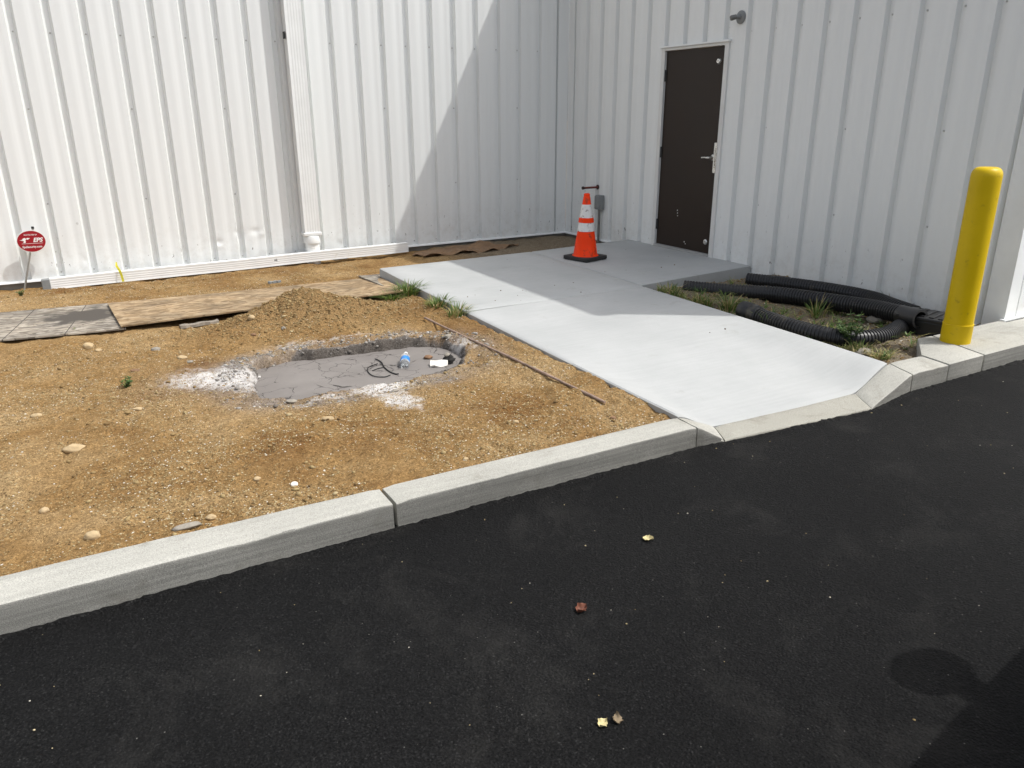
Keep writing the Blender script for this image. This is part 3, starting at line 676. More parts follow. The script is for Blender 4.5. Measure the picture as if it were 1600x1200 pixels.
# --- wing with the door (its wall runs along y)
bldg = empty('metal_building', (1.0, -3, 0))
tag(bldg, 'shaded white ribbed metal building wing with the brown door, right of the corner', 'building')
by = lambda o: setattr(o, 'location', Vector(o.location) - bldg.location) or o
y_first = -0.737; scr = MB()
for k in range(-2, 17):
    yg = y_first - PITCH_W * k
    by(link('wall_panel', ME_OVER if k in (4, 5, 6) else ME_FULL, bldg, (0, yg, 0), (0, 0, -math.pi / 2)))
    for z in (0.05 if not (3 < k < 8) else 2.4, 2.344, 4.4): screw_head(scr, (0.0415, yg - 0.004, z), (-1, 0, 0))
    if k % 3 == 0 and not 3 < k < 8:
        for z in (0.70, 1.45, 3.3): screw_head(scr, (0.0415, yg - 0.004, z), (-1, 0, 0))
b = MB(); b.box(0.0005, 0.07, -0.131, 0.001, 0, H_EAVE); by(b.build('corner_strip', M_PANEL, bldg))
b = MB(); b.box(-0.006, 0.05, -0.030, 0.005, 0, H_EAVE)
# outer corner trim: an angle with a lip on each face
b = MB(); b.prism([(0.060, -5.905), (0.028, -5.905), (0.006, -5.913), (-0.004, -5.930), (-0.004, -6.085), (0.135, -6.085), (0.145, -6.070), (0.150, -6.04), (0.146, -6.04), (0.130, -6.079), (0.004, -6.079), (0.004, -5.932), (0.010, -5.918), (0.028, -5.911), (0.060, -5.911)], 0.002, H_EAVE)
by(b.build('corner_trim', M_TRIM, bldg))
for k in range(0, 20):   # front face round the corner
    xg = 0.135 + PITCH_W * k
    by(link('wall_panel', ME_FULL, bldg, (xg, -6.075, 0)))
stuff(by(scr.build('screws', M_SCREW, bldg, smooth=True)))
def flash(b, y0, y1):
    b.add([(0.034, y0, 0.012), (-0.018, y0, 0.004), (-0.022, y0, -0.012), (-0.004, y0, -0.014), (0.034, y1, 0.012), (-0.018, y1, 0.004), (-0.022, y1, -0.012), (-0.004, y1, -0.014)],
          [(0, 1, 5, 4), (1, 2, 6, 5), (2, 3, 7, 6)])
b = MB(); flash(b, 0.0, -6.10); by(b.build('base_flashing', M_TRIM, bldg))
b = MB(); b.box(-0.030, 6.2, -6.105, -6.060, Z_SLAB - 0.0, Z_SLAB + 0.012); by(b.build('base_flashing', M_TRIM, bldg))
b = MB(); b.box(0.022, 0.3, -6.07, 0.02, -0.55, -0.001); b.box(0.3, 6.2, -6.06, -5.8, -0.55, -0.001); by(b.build('foundation', M_FOUND, bldg))
b = MB(); b.box(-0.085, 0.06, -6.095, -0.105, H_EAVE - 0.10, H_EAVE + 0.05); by(b.build('eave_gutter', M_TRIM, bldg, bevel=0.01))
b = MB(); b.add([(0.061, -6.11, H_EAVE + 0.03), (6.2, -6.11, H_EAVE + 0.4), (6.2, 0.2, H_EAVE + 0.4), (0.061, 0.2, H_EAVE + 0.03)], [(0, 1, 2, 3)]); by(b.build('roof', M_TRIM, bldg))
b = MB(); b.add([(6.2, -6.07, 0), (6.2, 0.2, 0), (6.2, 0.2, H_EAVE + .4), (6.2, -6.07, H_EAVE + .4)], [(0, 1, 2, 3)]); by(b.build('end_wall', M_PANEL, bldg))
# door
YD0, YD1, ZD0, ZD1 = -1.962, -2.878, Z_SLAB + 0.016, 2.232
frame = MB()
frame.box(-0.018, 0.06, YD0 + 0.003, YD0 + 0.060, Z_SLAB - 0.02, ZD1 + 0.004); frame.box(-0.018, 0.06, YD1 - 0.060, YD1 - 0.003, Z_SLAB - 0.02, ZD1 + 0.004)
frame.box(-0.018, 0.06, YD1 - 0.060, YD0 + 0.060, ZD1 + 0.004, ZD1 + 0.034)
fr = by(frame.build('door_frame', M_FRAME, bldg, bevel=0.003))
b = MB(); b.box(-0.040, 0.02, YD1 - 0.075, YD0 + 0.075, ZD1 + 0.0345, ZD1 + 0.052); o = b.build('head_flashing', M_TRIM, fr); o.location = -fr.location - bldg.location
b = MB(); b.box(0.012, 0.055, YD1, YD0, ZD0 + 0.012, ZD1); door = by(b.build('door', M_DOOR, bldg, bevel=0.002))
def dpart(b, name, mat, **kw):
    o = b.build(name, mat, door, **kw); o.location = -door.location - bldg.location; return o
for z in (0.34, 1.16, 1.98):
    b = MB(); b.lathe([(0.011, -0.06), (0.011, 0.06)], (0.004, YD0 + 0.001, z), 10); b.box(0.002, 0.0115, YD0 - 0.020, YD0 - 0.001, z - 0.06, z + 0.06); dpart(b, 'hinge', M_DARKMET)
zh = 1.135; yh = YD1 + 0.070
b = MB(); b.lathe([(0.034, 0.0), (0.034, 0.006), (0.028, 0.012), (0.016, 0.016), (0.012, 0.05)], (0.012, yh, zh), 24, (-1, 0, 0))
b.tube([(-0.038, yh, zh), (-0.046, yh + 0.02, zh), (-0.048, yh + 0.06, zh), (-0.046, yh + 0.115, zh - 0.003)], [0.011, 0.0115, 0.010, 0.009], 12); dpart(b, 'handle', M_STEEL, smooth=True)
b = MB(); b.box(-0.024, 0.0115, YD1 - 0.012, YD1 + 0.030, zh - 0.155, zh + 0.155); dpart(b, 'latch_guard', M_STEEL, bevel=0.003)
b = MB(); b.box(-0.030, -0.0245, YD1 + 0.004, YD1 + 0.012, zh - 0.10, zh + 0.10); dpart(b, 'latch_guard_rib', M_STEEL, bevel=0.002)
b = MB(); b.lathe([(0.030, 0), (0.030, 0.008), (0.022, 0.022), (0.021, 0.023)], (0.012, YD1 + 0.085, 2.09), 24, (-1, 0, 0)); lk = dpart(b, 'deadbolt', M_STEEL, smooth=True)
b = MB(); b.box(-0.0125, -0.0112, YD1 + 0.083, YD1 + 0.087, 2.082, 2.098); o = dpart(b, 'keyhole', M_BLACK)
b = MB(); b.lathe([(0.030, 0), (0.030, 0.006), (0.018, 0.016)], (0.012, YD1 + 0.085, 0.235), 20, (-1, 0, 0)); dpart(b, 'door_stop_plate', M_STEEL, smooth=True)
b = MB()
for (yy, zz, r) in ((-2.30, 0.53, 0.008), (-2.305, 0.50, 0.007), (-2.31, 0.47, 0.007), (-2.45, 0.19, 0.009), (-2.47, 0.17, 0.007)): b.lathe([(r, 0), (r * .8, 0.0012)], (0.0118, yy, zz), 7, (-1, 0, 0))
stuff(dpart(b, 'paint_chips', M_FRAME))
b = MB(); b.box(-0.030, 0.055, YD1 - 0.003, YD0 + 0.003, Z_SLAB - 0.02, Z_SLAB + 0.0265); by(b.build('threshold', plain('aluminium_threshold', (0.33, 0.33, 0.32), 0.6, 0.0, 0.05, 4), bldg, bevel=0.004))

# ------------------------------------------------------------------ things on the walls
# vinyl downspout with its adapter
dsx, dsy = -3.635, -0.085
dsp = tag(empty('downspout', (dsx, dsy, 0)), 'white fluted downspout running down the sunlit metal wall into a round adapter', 'downspout')
def fluted(w, d, n=5, a=0.004):
    """outline of a fluted rectangular pipe"""
    out = []
    for sx, sy, ex, ey in ((-w, -d, w, -d), (w, -d, w, d), (w, d, -w, d), (-w, d, -w, -d)):
        ln = math.hypot(ex - sx, ey - sy); k = max(3, round(ln / (2 * w) * n)) * 2
        for i in range(k):
            t = i / k; nx_, ny_ = (ey - sy) / ln, -(ex - sx) / ln
            off = (a if i % 2 == 0 and i else 0) if i else -a
            out.append((sx + (ex - sx) * t - nx_ * off, sy + (ey - sy) * t - ny_ * off))
    return out
b = MB(); b.prism(fluted(0.090, 0.062, 6, 0.0020), 0.27, H_EAVE - 0.01); b.build('pipe', M_PVC, dsp)
b = MB(); b.box(-0.108, 0.108, -0.076, 0.076, 0.245, 0.285); ad = b.build('adapter_collar', M_PVC, dsp, bevel=0.01)
b = MB(); b.lathe([(0.096, 0.16), (0.096, 0.235), (0.090, 0.2445)], (0, 0, 0), 32); b.lathe([(0.083, -0.12), (0.083, 0.162)], (0, 0, 0), 32); b.build('round_pipe', M_PVC, dsp, smooth=True)
b = MB(); b.box(-0.107, -0.0995, -0.03, 0.03, 2.36, 2.43); b.build('clip', M_DARKMET, dsp)
# fluted pipe lying on the soil along the wall foot
q0 = Vector((-6.36, -0.135, -0.085)); q1 = Vector((-2.47, -0.175, -0.035))
lp = tag(empty('fluted_drain_pipe', q0), 'long white fluted rectangular pipe lying along the foot of the wall', 'pipe')
dv = q1 - q0; lp.rotation_euler = dv.to_track_quat('X', 'Z').to_euler()
ol = fluted(0.055, 0.040, 5, 0.0016); nO = len(ol); Ln = dv.length
V = []; secs = 60
for i in range(secs + 1):
    t = i / secs; wob = 0.006 * math.sin(t * 7) + 0.004 * math.sin(t * 19 + 1)
    V += [(t * Ln, y + wob, z + 0.058 + 0.003 * math.sin(t * 11)) for z, y in ol]
Fq = [(i * nO + j, i * nO + (j + 1) % nO, (i + 1) * nO + (j + 1) % nO, (i + 1) * nO + j) for i in range(secs) for j in range(nO)]
link('pipe', mesh('pipe', V, Fq, M_PVC), lp)
b = MB(); b.box(-0.075, -0.001, -0.046, 0.046, 0.004, 0.112); b.build('end_coupling', M_GREYBOX, lp, bevel=0.006)
b = MB(); b.box(2.24, 2.275, -0.0465, -0.0435, 0.055, 0.085); b.build('stamp', M_GREYBOX, lp)
# yellow tape scrap hooked over it
tp = at(186, 425, 0.03)
b = MB(); pts = [(-6.0 + 0.02, -0.10, 0.13), (-5.985, -0.16, 0.10), (-5.965, -0.205, 0.055), (-5.955, -0.215, 0.0), (-5.95, -0.235, -0.058)]
base = Vector((tp.x - (-5.97), 0, 0)); V = []
for i, q in enumerate(pts):
    w = 0.011 if i else 0.006
    V += [(q[0] - w + base.x, q[1], q[2]), (q[0] + w + base.x, q[1] - 0.008, q[2] + 0.004), (q[0] + w + base.x, q[1] - 0.006, q[2] + 0.002), (q[0] - w + base.x, q[1] + 0.002, q[2] - 0.002)]
b.add(V, [(i * 4 + j, i * 4 + (j + 1) % 4, i * 4 + 4 + (j + 1) % 4, i * 4 + 4 + j) for i in range(len(pts) - 1) for j in range(4)])
tag(b.build('tape_strip', M_TAPE), 'scrap of yellow and black tape hanging over the white fluted pipe', 'tape')

# grey outlet box on a conduit, by the corner
cb = tag(empty('conduit_box', (-0.045, -0.86, -0.06)), 'grey outlet box on an upright conduit against the wall behind the cone', 'outlet box')
b = MB(); b.tube([(0, 0, 0), (0, 0, 0.46)], 0.017, 12); b.build('conduit', M_GALV, cb, smooth=True)
b = MB(); b.box(-0.035, 0.036, -0.055, 0.055, 0.46, 0.64); bo = b.build('box', M_GREYBOX, cb, bevel=0.006)
b = MB(); b.box(-0.046, -0.0355, -0.050, 0.050, 0.468, 0.632); b.build('cover', M_GREYBOX, cb, bevel=0.004)
b = MB(); b.lathe([(0.019, 0.43), (0.019, 0.459)], (0, 0, 0), 8); b.build('coupling', M_GALV, cb)
# rusty pipe stub standing out of the wall
ps = tag(empty('pipe_stub', (0.02, -0.755, 0.672)), 'short rusty red pipe stub sticking out of the wall above the cone', 'pipe stub')
b = MB(); b.tube([(0, 0, 0), (-0.245, 0.0, 0)], 0.0135, 12); b.build('pipe', M_RUST, ps, smooth=True)
b = MB(); b.lathe([(0.020, 0), (0.020, 0.025)], (-0.245, 0, 0), 8, (-1, 0, 0)); b.build('end_cap', M_RUSTD, ps)
b = MB(); b.lathe([(0.030, 0), (0.030, 0.010), (0.018, 0.014)], (-0.0215, 0, 0), 16, (-1, 0, 0)); b.build('wall_flange', M_RUSTD, ps)
# wall fitting above the door
wf = tag(empty('wall_light_fitting', (-0.001, -3.055, 2.475)), 'small grey round wall fitting with a stub arm above the door', 'wall fitting')
b = MB(); b.lathe([(0.082, 0), (0.082, 0.010), (0.074, 0.018), (0.030, 0.024)], (0, 0, 0), 32, (-1, 0, 0)); b.build('mounting_plate', M_GREYBOX, wf, smooth=True)
b = MB(); b.tube([(-0.02, 0, 0), (-0.06, 0.003, 0.004), (-0.085, 0.012, 0.0)], [0.026, 0.024, 0.022], 14)
b.build('arm', M_GREYBOX, wf, smooth=True)
b = MB(); b.tube([(-0.078, 0.008, 0.004), (-0.13, 0.045, -0.012), (-0.142, 0.053, -0.016)], [0.030, 0.034, 0.026], 16); b.build('socket', M_GALV, wf, smooth=True)
for a in (0.8, 2.37, 3.9, 5.5):
    b = MB(); b.box(-0.0125, -0.0102, -0.005, 0.005, -0.013, 0.013)
    b.build('slot', M_BLACK, wf, loc=(0, 0.058 * math.cos(a), 0.058 * math.sin(a)), rot=(a, 0, 0))

wf.scale = (0.75, 0.75, 0.75)
# ------------------------------------------------------------------ traffic cone
cc = (at(883, 403, Z_SLAB) + at(941, 405, Z_SLAB)) * 0.5
cone = tag(empty('traffic_cone', (cc.x + 0.0, cc.y - 0.03, Z_SLAB + 0.001), math.radians(14)), 'orange traffic cone with two scuffed white bands and a black base on the shaded slab', 'traffic cone')
b = MB(); s_ = 0.178
poly = []
for qx, qy, a0 in ((1, 1, 0), (-1, 1, 90), (-1, -1, 180), (1, -1, 270)):
    for i in range(5):
        a = math.radians(a0 + i * 22.5); poly.append((qx * (s_ - 0.035) + 0.035 * math.cos(a), qy * (s_ - 0.035) + 0.035 * math.sin(a)))
b.prism(poly, 0.006, 0.042)
for qx, qy in ((1, 1), (-1, 1), (-1, -1), (1, -1)): b.box(qx * .13 - .03, qx * .13 + .03, qy * .13 - .03, qy * .13 + .03, 0, 0.0055)
b.build('base', M_RUBBER, cone, smooth=True, bevel=0.006)
def cone_r(z): return 0.133 + (0.031 - 0.133) * (z - 0.04) / 0.66
def cseg(name, z0, z1, mat, off=0.0, lip=False):
    b = MB(); b.lathe([(cone_r(z0) + off, z0), (cone_r(z1) + off, z1)], (0, 0, 0), 40, None, False); return b.build(name, mat, cone, smooth=True)
b = MB(); b.lathe([(0.146, 0.040), (0.140, 0.047)] + [(cone_r(z), z) for z in (0.055, 0.2, 0.4, 0.55, 0.665)] + [(0.031, 0.672), (0.033, 0.680), (0.033, 0.694), (0.026, 0.700), (0.020, 0.700), (0.020, 0.66)], (0, 0, 0), 40, None, False)
b.build('cone_body', M_ORANGE, cone, smooth=True, sharp=50)
def sleeve(z0, z1):
    b = MB(); o = 0.0035; b.lathe([(cone_r(z0) - 0.001, z0), (cone_r(z0) + o, z0 + .001), (cone_r(z1) + o, z1 - .001), (cone_r(z1) - 0.001, z1)], (0, 0, 0), 40, None, False)
    return b.build('reflective_band', M_REFL, cone, smooth=True, sharp=30)
sleeve(0.305, 0.398); sleeve(0.446, 0.587)
b = MB(); o = .006; z0, z1 = .396, .449; b.lathe([(cone_r(z0), z0), (cone_r(z0) + o, z0 + .002), (cone_r(z1) + o + .002, z1 - .002), (cone_r(z1), z1)], (0, 0, 0), 40, None, False); b.build('orange_band', M_ORANGE, cone, smooth=True, sharp=30)

# ------------------------------------------------------------------ bollard
bc = at(1492, 533, Z_SLAB)
bol = tag(empty('bollard', (bc.x, bc.y, Z_SLAB)), 'tall yellow bollard with rounded top and base collar on the kerb at the building corner', 'bollard')
bol.rotation_euler = (math.radians(0.3), math.radians(-0.9), 0)
R_ = 0.092; Hb = 1.175
b = MB(); b.lathe([(R_, 0.135), (R_, Hb - 0.085)] + [(R_ - 0.040 * (1 - math.cos(a)) , Hb - 0.055 + 0.055 * math.sin(a) - 0.0) for a in np.linspace(0.0, math.pi / 2, 8)] + [(0.030, Hb + 0.001), (0.004, Hb + 0.0015)], (0, 0, 0), 48)
b.build('sleeve', M_YELLOW, bol, smooth=True, sharp=50)
b = MB(); b.lathe([(R_ + 0.004, 0.0), (R_ + 0.004, 0.124), (R_ + 0.006, 0.130), (R_ + 0.003, 0.136), (R_ - 0.004, 0.137)], (0, 0, 0), 48); b.build('collar', M_YELLOW, bol, smooth=True, sharp=50)

# ------------------------------------------------------------------ corrugated pipes
def corrugated(name, pts, r, label, group=None, bell=None, pitch=0.026, smooth_end=0.0, dep=0.88):
    n = 24; path = catmull(pts, 160)
    L = [0.0]
    for a_, b_ in zip(path, path[1:]): L.append(L[-1] + (b_ - a_).length)
    tot = L[-1]; stn = []; t = 0.0
    while t < tot:
        if t > tot - smooth_end: stn.append((t, r * 1.04)); t += 0.02
        else:
            stn += [(t, r), (t + pitch * 0.42, r), (t + pitch * 0.52, r * dep), (t + pitch * 0.90, r * dep)]; t += pitch
    stn = [s for s in stn if s[0] <= tot] + [(tot, r * 1.04 if smooth_end else r)]
    P = [Vector([np.interp(s[0], L, [q[k] for q in path]) for k in range(3)]) for s in stn]
    root = tag(empty(name, P[0]), label, 'drain pipe', group)
    b = MB(); b.tube([q - P[0] for q in P], [s[1] for s in stn], n, cap=False); 
    b.tube([q - P[0] for q in P[::4] + [P[-1]]], r * 0.80, n, cap=False)
    # annular ends
    for e, q, s in ((0, P[0], P[1]), (1, P[-1], P[-2])):
        ax = (q - s).normalized(); b.lathe([(r * 0.80, 0.0), (stn[-1 if e else 0][1], 0.0)], q - P[0], n, ax, False)
    b.build('pipe_wall', M_HDPE, root, smooth=True, sharp=35)
    if bell:
        d = (P[0] - P[8]).normalized()
        b = MB(); b.lathe([(r * 0.88, 0.03), (r * 1.16, 0.032), (r * 1.18, 0.0), (r * 1.18, -0.05), (r * 1.08, -0.06), (r * 1.08, -0.075), (r * 1.18, -0.085), (r * 1.18, -0.15), (r * 1.02, -0.165)], (0, 0, 0), 28, d, False)
        b.build('coupling', M_HDPE, root, smooth=True, sharp=35)
    return root
def gp(px, py, z): q = at(px, py, z); return (q.x, q.y, z)
corrugated('corrugated_pipe', [gp(1069, 450, 0.065), gp(1130, 455, 0.066), gp(1210, 460, 0.070), gp(1300, 472, 0.085), gp(1370, 483, 0.105), gp(1438, 499, 0.125)], 0.071,
           'longest black corrugated drain pipe, open end towards the yellow bollard', smooth_end=0.20)
corrugated('corrugated_pipe', [gp(1168, 437, 0.065), gp(1230, 444, 0.067), gp(1300, 454, 0.070), gp(1360, 466, 0.062), gp(1400, 480, 0.055), gp(1430, 490, 0.05)], 0.067,
           'black corrugated drain pipe lying closest against the wall foot')
corrugated('corrugated_pipe', [gp(1165, 486, 0.075), gp(1200, 499, 0.066), gp(1250, 515, 0.058), gp(1300, 526, 0.052), gp(1345, 530, 0.045), gp(1385, 524, 0.040), gp(1412, 508, 0.035)], 0.066,
           'short curved black corrugated drain pipe with a coupling beside the sunlit slab', bell=True)
# black drain box between pipe end and bollard
p_ = at(1462, 521, 0.02)
bxo = tag(empty('drain_box', (-0.52, -5.80, 0.0), 0.2), 'black plastic drain box half hidden behind the yellow bollard', 'drain box')
b = MB(); b.box(-0.14, 0.14, -0.16, 0.16, -0.03, 0.115); b.build('box', M_HDPE, bxo, bevel=0.012)
b = MB(); b.box(-0.16, 0.16, -0.18, 0.18, 0.116, 0.142); ld = b.build('lid', M_HDPE, bxo, bevel=0.008)
for k in range(5):
    b = MB(); b.box(-0.13, 0.13, -0.15 + k * 0.065, -0.115 + k * 0.065, 0.1425, 0.150); b.build('rib', M_HDPE, ld, bevel=0.002)

# ------------------------------------------------------------------ yard sign
sg0 = Vector((-6.60, -0.105, GZ(-6.60, -0.105)))
sgp = tag(empty('yard_sign', (sg0.x, sg0.y, sg0.z)), 'small oval red security sign on a metal stake in front of the wall', 'yard sign')
tilt = 0.03
b = MB(); b.tube([(-0.014, 0, -0.05), (0.10, 0.003, 0.30), (0.185, 0.006, 0.60)], 0.0095, 8); b.build('stake', M_STAKE, sgp, smooth=True)
b = MB(); b.lathe([(0.0135, 0), (0.012, 0.02)], (0.184, 0.006, 0.598), 10); b.build('knob', M_BLACK, sgp)
sz = 0.478; sxo = 0.150
yaw_s = math.radians(4)
def oval(a, b_, th, y, name, mat, parent):
    m = MB(); n = 56; V = [(a * math.cos(2 * math.pi * i / n), y, b_ * math.sin(2 * math.pi * i / n)) for i in range(n)] + [(a * math.cos(2 * math.pi * i / n), y + th, b_ * math.sin(2 * math.pi * i / n)) for i in range(n)]
    m.add(V, [tuple(range(n)), tuple(range(2 * n - 1, n - 1, -1))] + [(i, (i + 1) % n, n + (i + 1) % n, n + i) for i in range(n)])
    return m.build(name, mat, parent)
pl = oval(0.148, 0.112, 0.006, -0.016, 'sign_plate', M_WHITE, sgp); pl.location = (sxo, 0, sz); pl.rotation_euler = (0, 0.03, yaw_s); pl.scale = (0.86, 1, 0.98)
oval(0.141, 0.105, 0.0015, -0.0178, 'red_face', M_RED, pl)
def text(body, x, z, size, mat, parent, shear=0.0, name='lettering', bold=0.0, squash=1.0):
    cu = bpy.data.curves.new(name, 'FONT'); cu.body = body; cu.size = size; cu.align_x = 'CENTER'; cu.align_y = 'CENTER'; cu.shear = shear; cu.offset = bold; cu.extrude = 0.0004
    cu.space_character = 1.02
    t = bpy.data.objects.new(name, cu); COL.objects.link(t); bpy.context.view_layer.update()
    me = bpy.data.meshes.new_from_object(t.evaluated_get(bpy.context.evaluated_depsgraph_get()))
    bpy.data.objects.remove(t)
    me.materials.clear(); me.materials.append(mat)
    o = link(name, me, parent, (x, -0.0186, z), (math.pi / 2, 0, 0)); o.scale = (1, squash, 1); return o
text('PROTECTED BY', 0.0, 0.064, 0.0185, M_WHITE, pl, bold=0.0002)
text('EPS', 0.062, 0.010, 0.062, M_WHITE, pl, 0.3, bold=0.0022, squash=0.92)
b = MB(); b.box(-0.10, 0.11, -0.0186, -0.0180, -0.0235, -0.0205); b.build('ruled_line', M_WHITE, pl)
text('EpsSecurity.com', 0.0, -0.056, 0.029, M_WHITE, pl, bold=0.0006)
# the winged emblem left of the letters
b = MB()
def flat(poly): 
    n = len(poly); b.add([(x, -0.0192, z) for x, z in poly] + [(x, -0.0180, z) for x, z in poly], [tuple(range(n)), tuple(range(2 * n - 1, n - 1, -1))] + [(i, (i + 1) % n, n + (i + 1) % n, n + i) for i in range(n)])
flat([(-0.118, 0.014), (-0.092, 0.018), (-0.078, 0.033), (-0.060, 0.036), (-0.050, 0.026), (-0.058, 0.010), (-0.056, -0.006), (-0.066, -0.014), (-0.088, -0.012), (-0.074, -0.004), (-0.080, 0.008), (-0.094, 0.010)])
flat([(-0.048, 0.030), (-0.036, 0.036), (-0.008, 0.032), (-0.022, 0.026), (-0.030, 0.018), (-0.046, 0.020)])
b.build('emblem', M_WHITE, pl)

# ------------------------------------------------------------------ boards, cardboard, rod, scraps
def sheet_thing(name, corners, mat, label, cat, thick=0.012, lift=0.012, tilt=(0, 0), nseg=24, wob=0.004):
    c = [Vector((q.x, q.y, 0)) for q in corners]
    cen = sum(c, Vector()) / 4
    ex = ((c[1] - c[0]) + (c[2] - c[3])).normalized(); ang = math.atan2(ex.y, ex.x)
    zs = ground_z(np.array([q.x for q in c]), np.array([q.y for q in c]), False)
    o_z = float(np.mean(zs)) + lift
    R = Matrix.Rotation(-ang, 3, 'Z'); V = []
    for side in (0, 1):
        for j in range(7):
            for i in range(nseg + 1):
                u, v = i / nseg, j / 6
                q = (c[0] * (1 - u) + c[1] * u) * (1 - v) + (c[3] * (1 - u) + c[2] * u) * v
                z = (zs[0] * (1 - u) + zs[1] * u) * (1 - v) + (zs[3] * (1 - u) + zs[2] * u) * v
                z += lift - o_z + wob * math.sin(u * 5 + v * 2) + tilt[0] * (u - .5) + tilt[1] * (v - .5)
                l_ = R @ (q - cen); V.append((l_.x, l_.y, z + (thick if side else 0)))
    W = nseg + 1; K = 7 * W; Fq = []
    for j in range(6):
        for i in range(nseg):
            a = j * W + i; Fq.append((a, a + W, a + W + 1, a + 1)); Fq.append((K + a, K + a + 1, K + a + W + 1, K + a + W))
    ring = list(range(W)) + [j * W + nseg for j in range(1, 7)] + [6 * W + i for i in range(nseg - 1, -1, -1)] + [j * W for j in range(5, 0, -1)]
    for k in range(len(ring)): a, b_ = ring[k], ring[(k + 1) % len(ring)]; Fq.append((a, b_, K + b_, K + a))
    o = link(name, mesh(name, V, Fq, mat), None, (cen.x, cen.y, o_z), (0, 0, ang))
    return tag(o, label, cat)
zb = -0.02
def g2(px, py, z=-0.01): return at(px, py, z)
FR_, FL_, BR_, BL_ = g2(198, 520), g2(0, 539), g2(184, 471), g2(0, 485)
sheet_thing('strand_board', [FR_ + (FL_ - FR_) * 2.6, FR_, BR_, BR_ + (BL_ - BR_) * 2.6], M_OSBG, 'grey weathered strand board, muddy, leftmost under the tan board', 'board', 0.012, 0.016)
sheet_thing('strand_board', [g2(190, 517, 0.01), g2(636, 463, 0.01), g2(592, 428, 0.01), g2(168, 474, 0.01)], M_OSB, 'long tan strand board lying between the dirt mound and the wall', 'board', 0.012, 0.036, (0, 0))
o = sheet_thing('strand_board', [g2(598, 452, 0.0), g2(652, 447, 0.0), g2(618, 424, 0.0), g2(560, 431, 0.0)], M_OSBG, 'small pale strand board piece tucked against the back corner of the slab', 'board', 0.012, 0.012)
# faint ruled battens on the grey board
def scrap(name, px, py, L, W, H, rz, mat, label, cat, lift=0.0):
    q = on_ground(px, py); b = MB()
    n = 8; V = []; 
    for i in range(n + 1):
        t = i / n - 0.5; w = W * (0.5 + 0.12 * math.sin(i * 2.3)); 
        V += [(t * L, -w, 0.0), (t * L, w * 0.9, 0.0), (t * L, w * 0.85, H * (1 + .2 * math.sin(i * 1.7))), (t * L, -w * 0.95, H * (1 + .2 * math.cos(i * 1.3)))]
    b.add(V, [(i * 4 + j, i * 4 + (j + 1) % 4, i * 4 + 4 + (j + 1) % 4, i * 4 + 4 + j) for i in range(n) for j in range(4)] + [(0, 1, 2, 3), (n * 4 + 3, n * 4 + 2, n * 4 + 1, n * 4)])
    o = b.build(name, mat, None, loc=(q.x, q.y, q.z + lift), rot=(0, 0, rz)); return tag(o, label, cat)
scrap('wood_scrap', 312, 509, 0.30, 0.055, 0.022, 0.10, M_SCRAP, 'splintered grey wood scrap at the front edge of the tan board', 'wood scrap', 0.004)
scrap('metal_scrap', 429, 442, 0.13, 0.035, 0.020, 0.05, M_GREYBOX, 'small flat grey metal scrap on the soil behind the tan board', 'scrap', 0.0)
# crumpled cardboard by the wall
q0, q1 = at(655, 402, -0.05), at(808, 386, -0.05)
nu, nv = 46, 18; V = []
cen = (q0 + q1) * 0.5
for side in (0, 1):
    for j in range(nv + 1):
        for i in range(nu + 1):
            u, v = i / nu, j / nv
            x = q0.x + (q1.x - q0.x) * u + 0.05 * math.sin(v * 6 + u * 3); yc = q0.y + (q1.y - q0.y) * u
            wdt = 0.30 * (0.25 + math.sin(math.pi * min(1, u * 1.12 + 0.04)) ** 0.7) + 0.03 * math.sin(u * 17)
            y = yc + (v - 0.35) * wdt * 1.7
            g = GZ(x, y)
            z = 0.012 + 0.020 * abs(float(fbm(np.array([u * 2.6]), np.array([v * 1.6]), 2.2, 3, 91)[0])) * 2 + 0.06 * math.exp(-((u - 0.70) / 0.07) ** 2 - ((v - 0.92) / 0.35) ** 2) + 0.02 * (1 if v < .08 else 0) * math.sin(u * 23)
            V.append((x - cen.x, y - cen.y, g + z + (0.004 if side else 0)))
W = nu + 1; K = W * (nv + 1); Fq = []
for j in range(nv):
    for i in range(nu):
        a = j * W + i; Fq.append((a, a + W, a + W + 1, a + 1)); Fq.append((K + a, K + a + 1, K + a + W + 1, K + a + W))
ring = list(range(W)) + [j * W + nu for j in range(1, nv + 1)] + [nv * W + i for i in range(nu - 1, -1, -1)] + [j * W for j in range(nv - 1, 0, -1)]
for k in range(len(ring)): a, b_ = ring[k], ring[(k + 1) % len(ring)]; Fq.append((a, b_, K + b_, K + a))
tag(link('cardboard_sheet', mesh('cardboard_sheet', V, Fq, M_CARD), None, (cen.x, cen.y, 0)), 'crumpled brown cardboard sheet lying at the wall foot in shade', 'cardboard')
# rod on the soil
qa, qb = on_ground(664, 500), on_ground(945, 633)
P = [qa.lerp(qb, t) + Vector((-0.018 * math.sin(math.pi * t), 0, 0)) for t in np.linspace(0, 1, 40)]
zsm = np.convolve(np.pad([GZ(q.x, q.y) for q in P], 12, 'edge'), np.ones(25) / 25, 'valid')
P = [Vector((q.x, q.y, z + 0.013)) for q, z in zip(P, zsm)]
b = MB(); b.tube(P, [0.0085 + 0.0012 * math.sin(i * 0.9) for i in range(40)], 8); tag(b.build('wooden_rod', M_ROD, smooth=True), 'long thin brown rod lying on the soil beside the slab edge', 'rod')

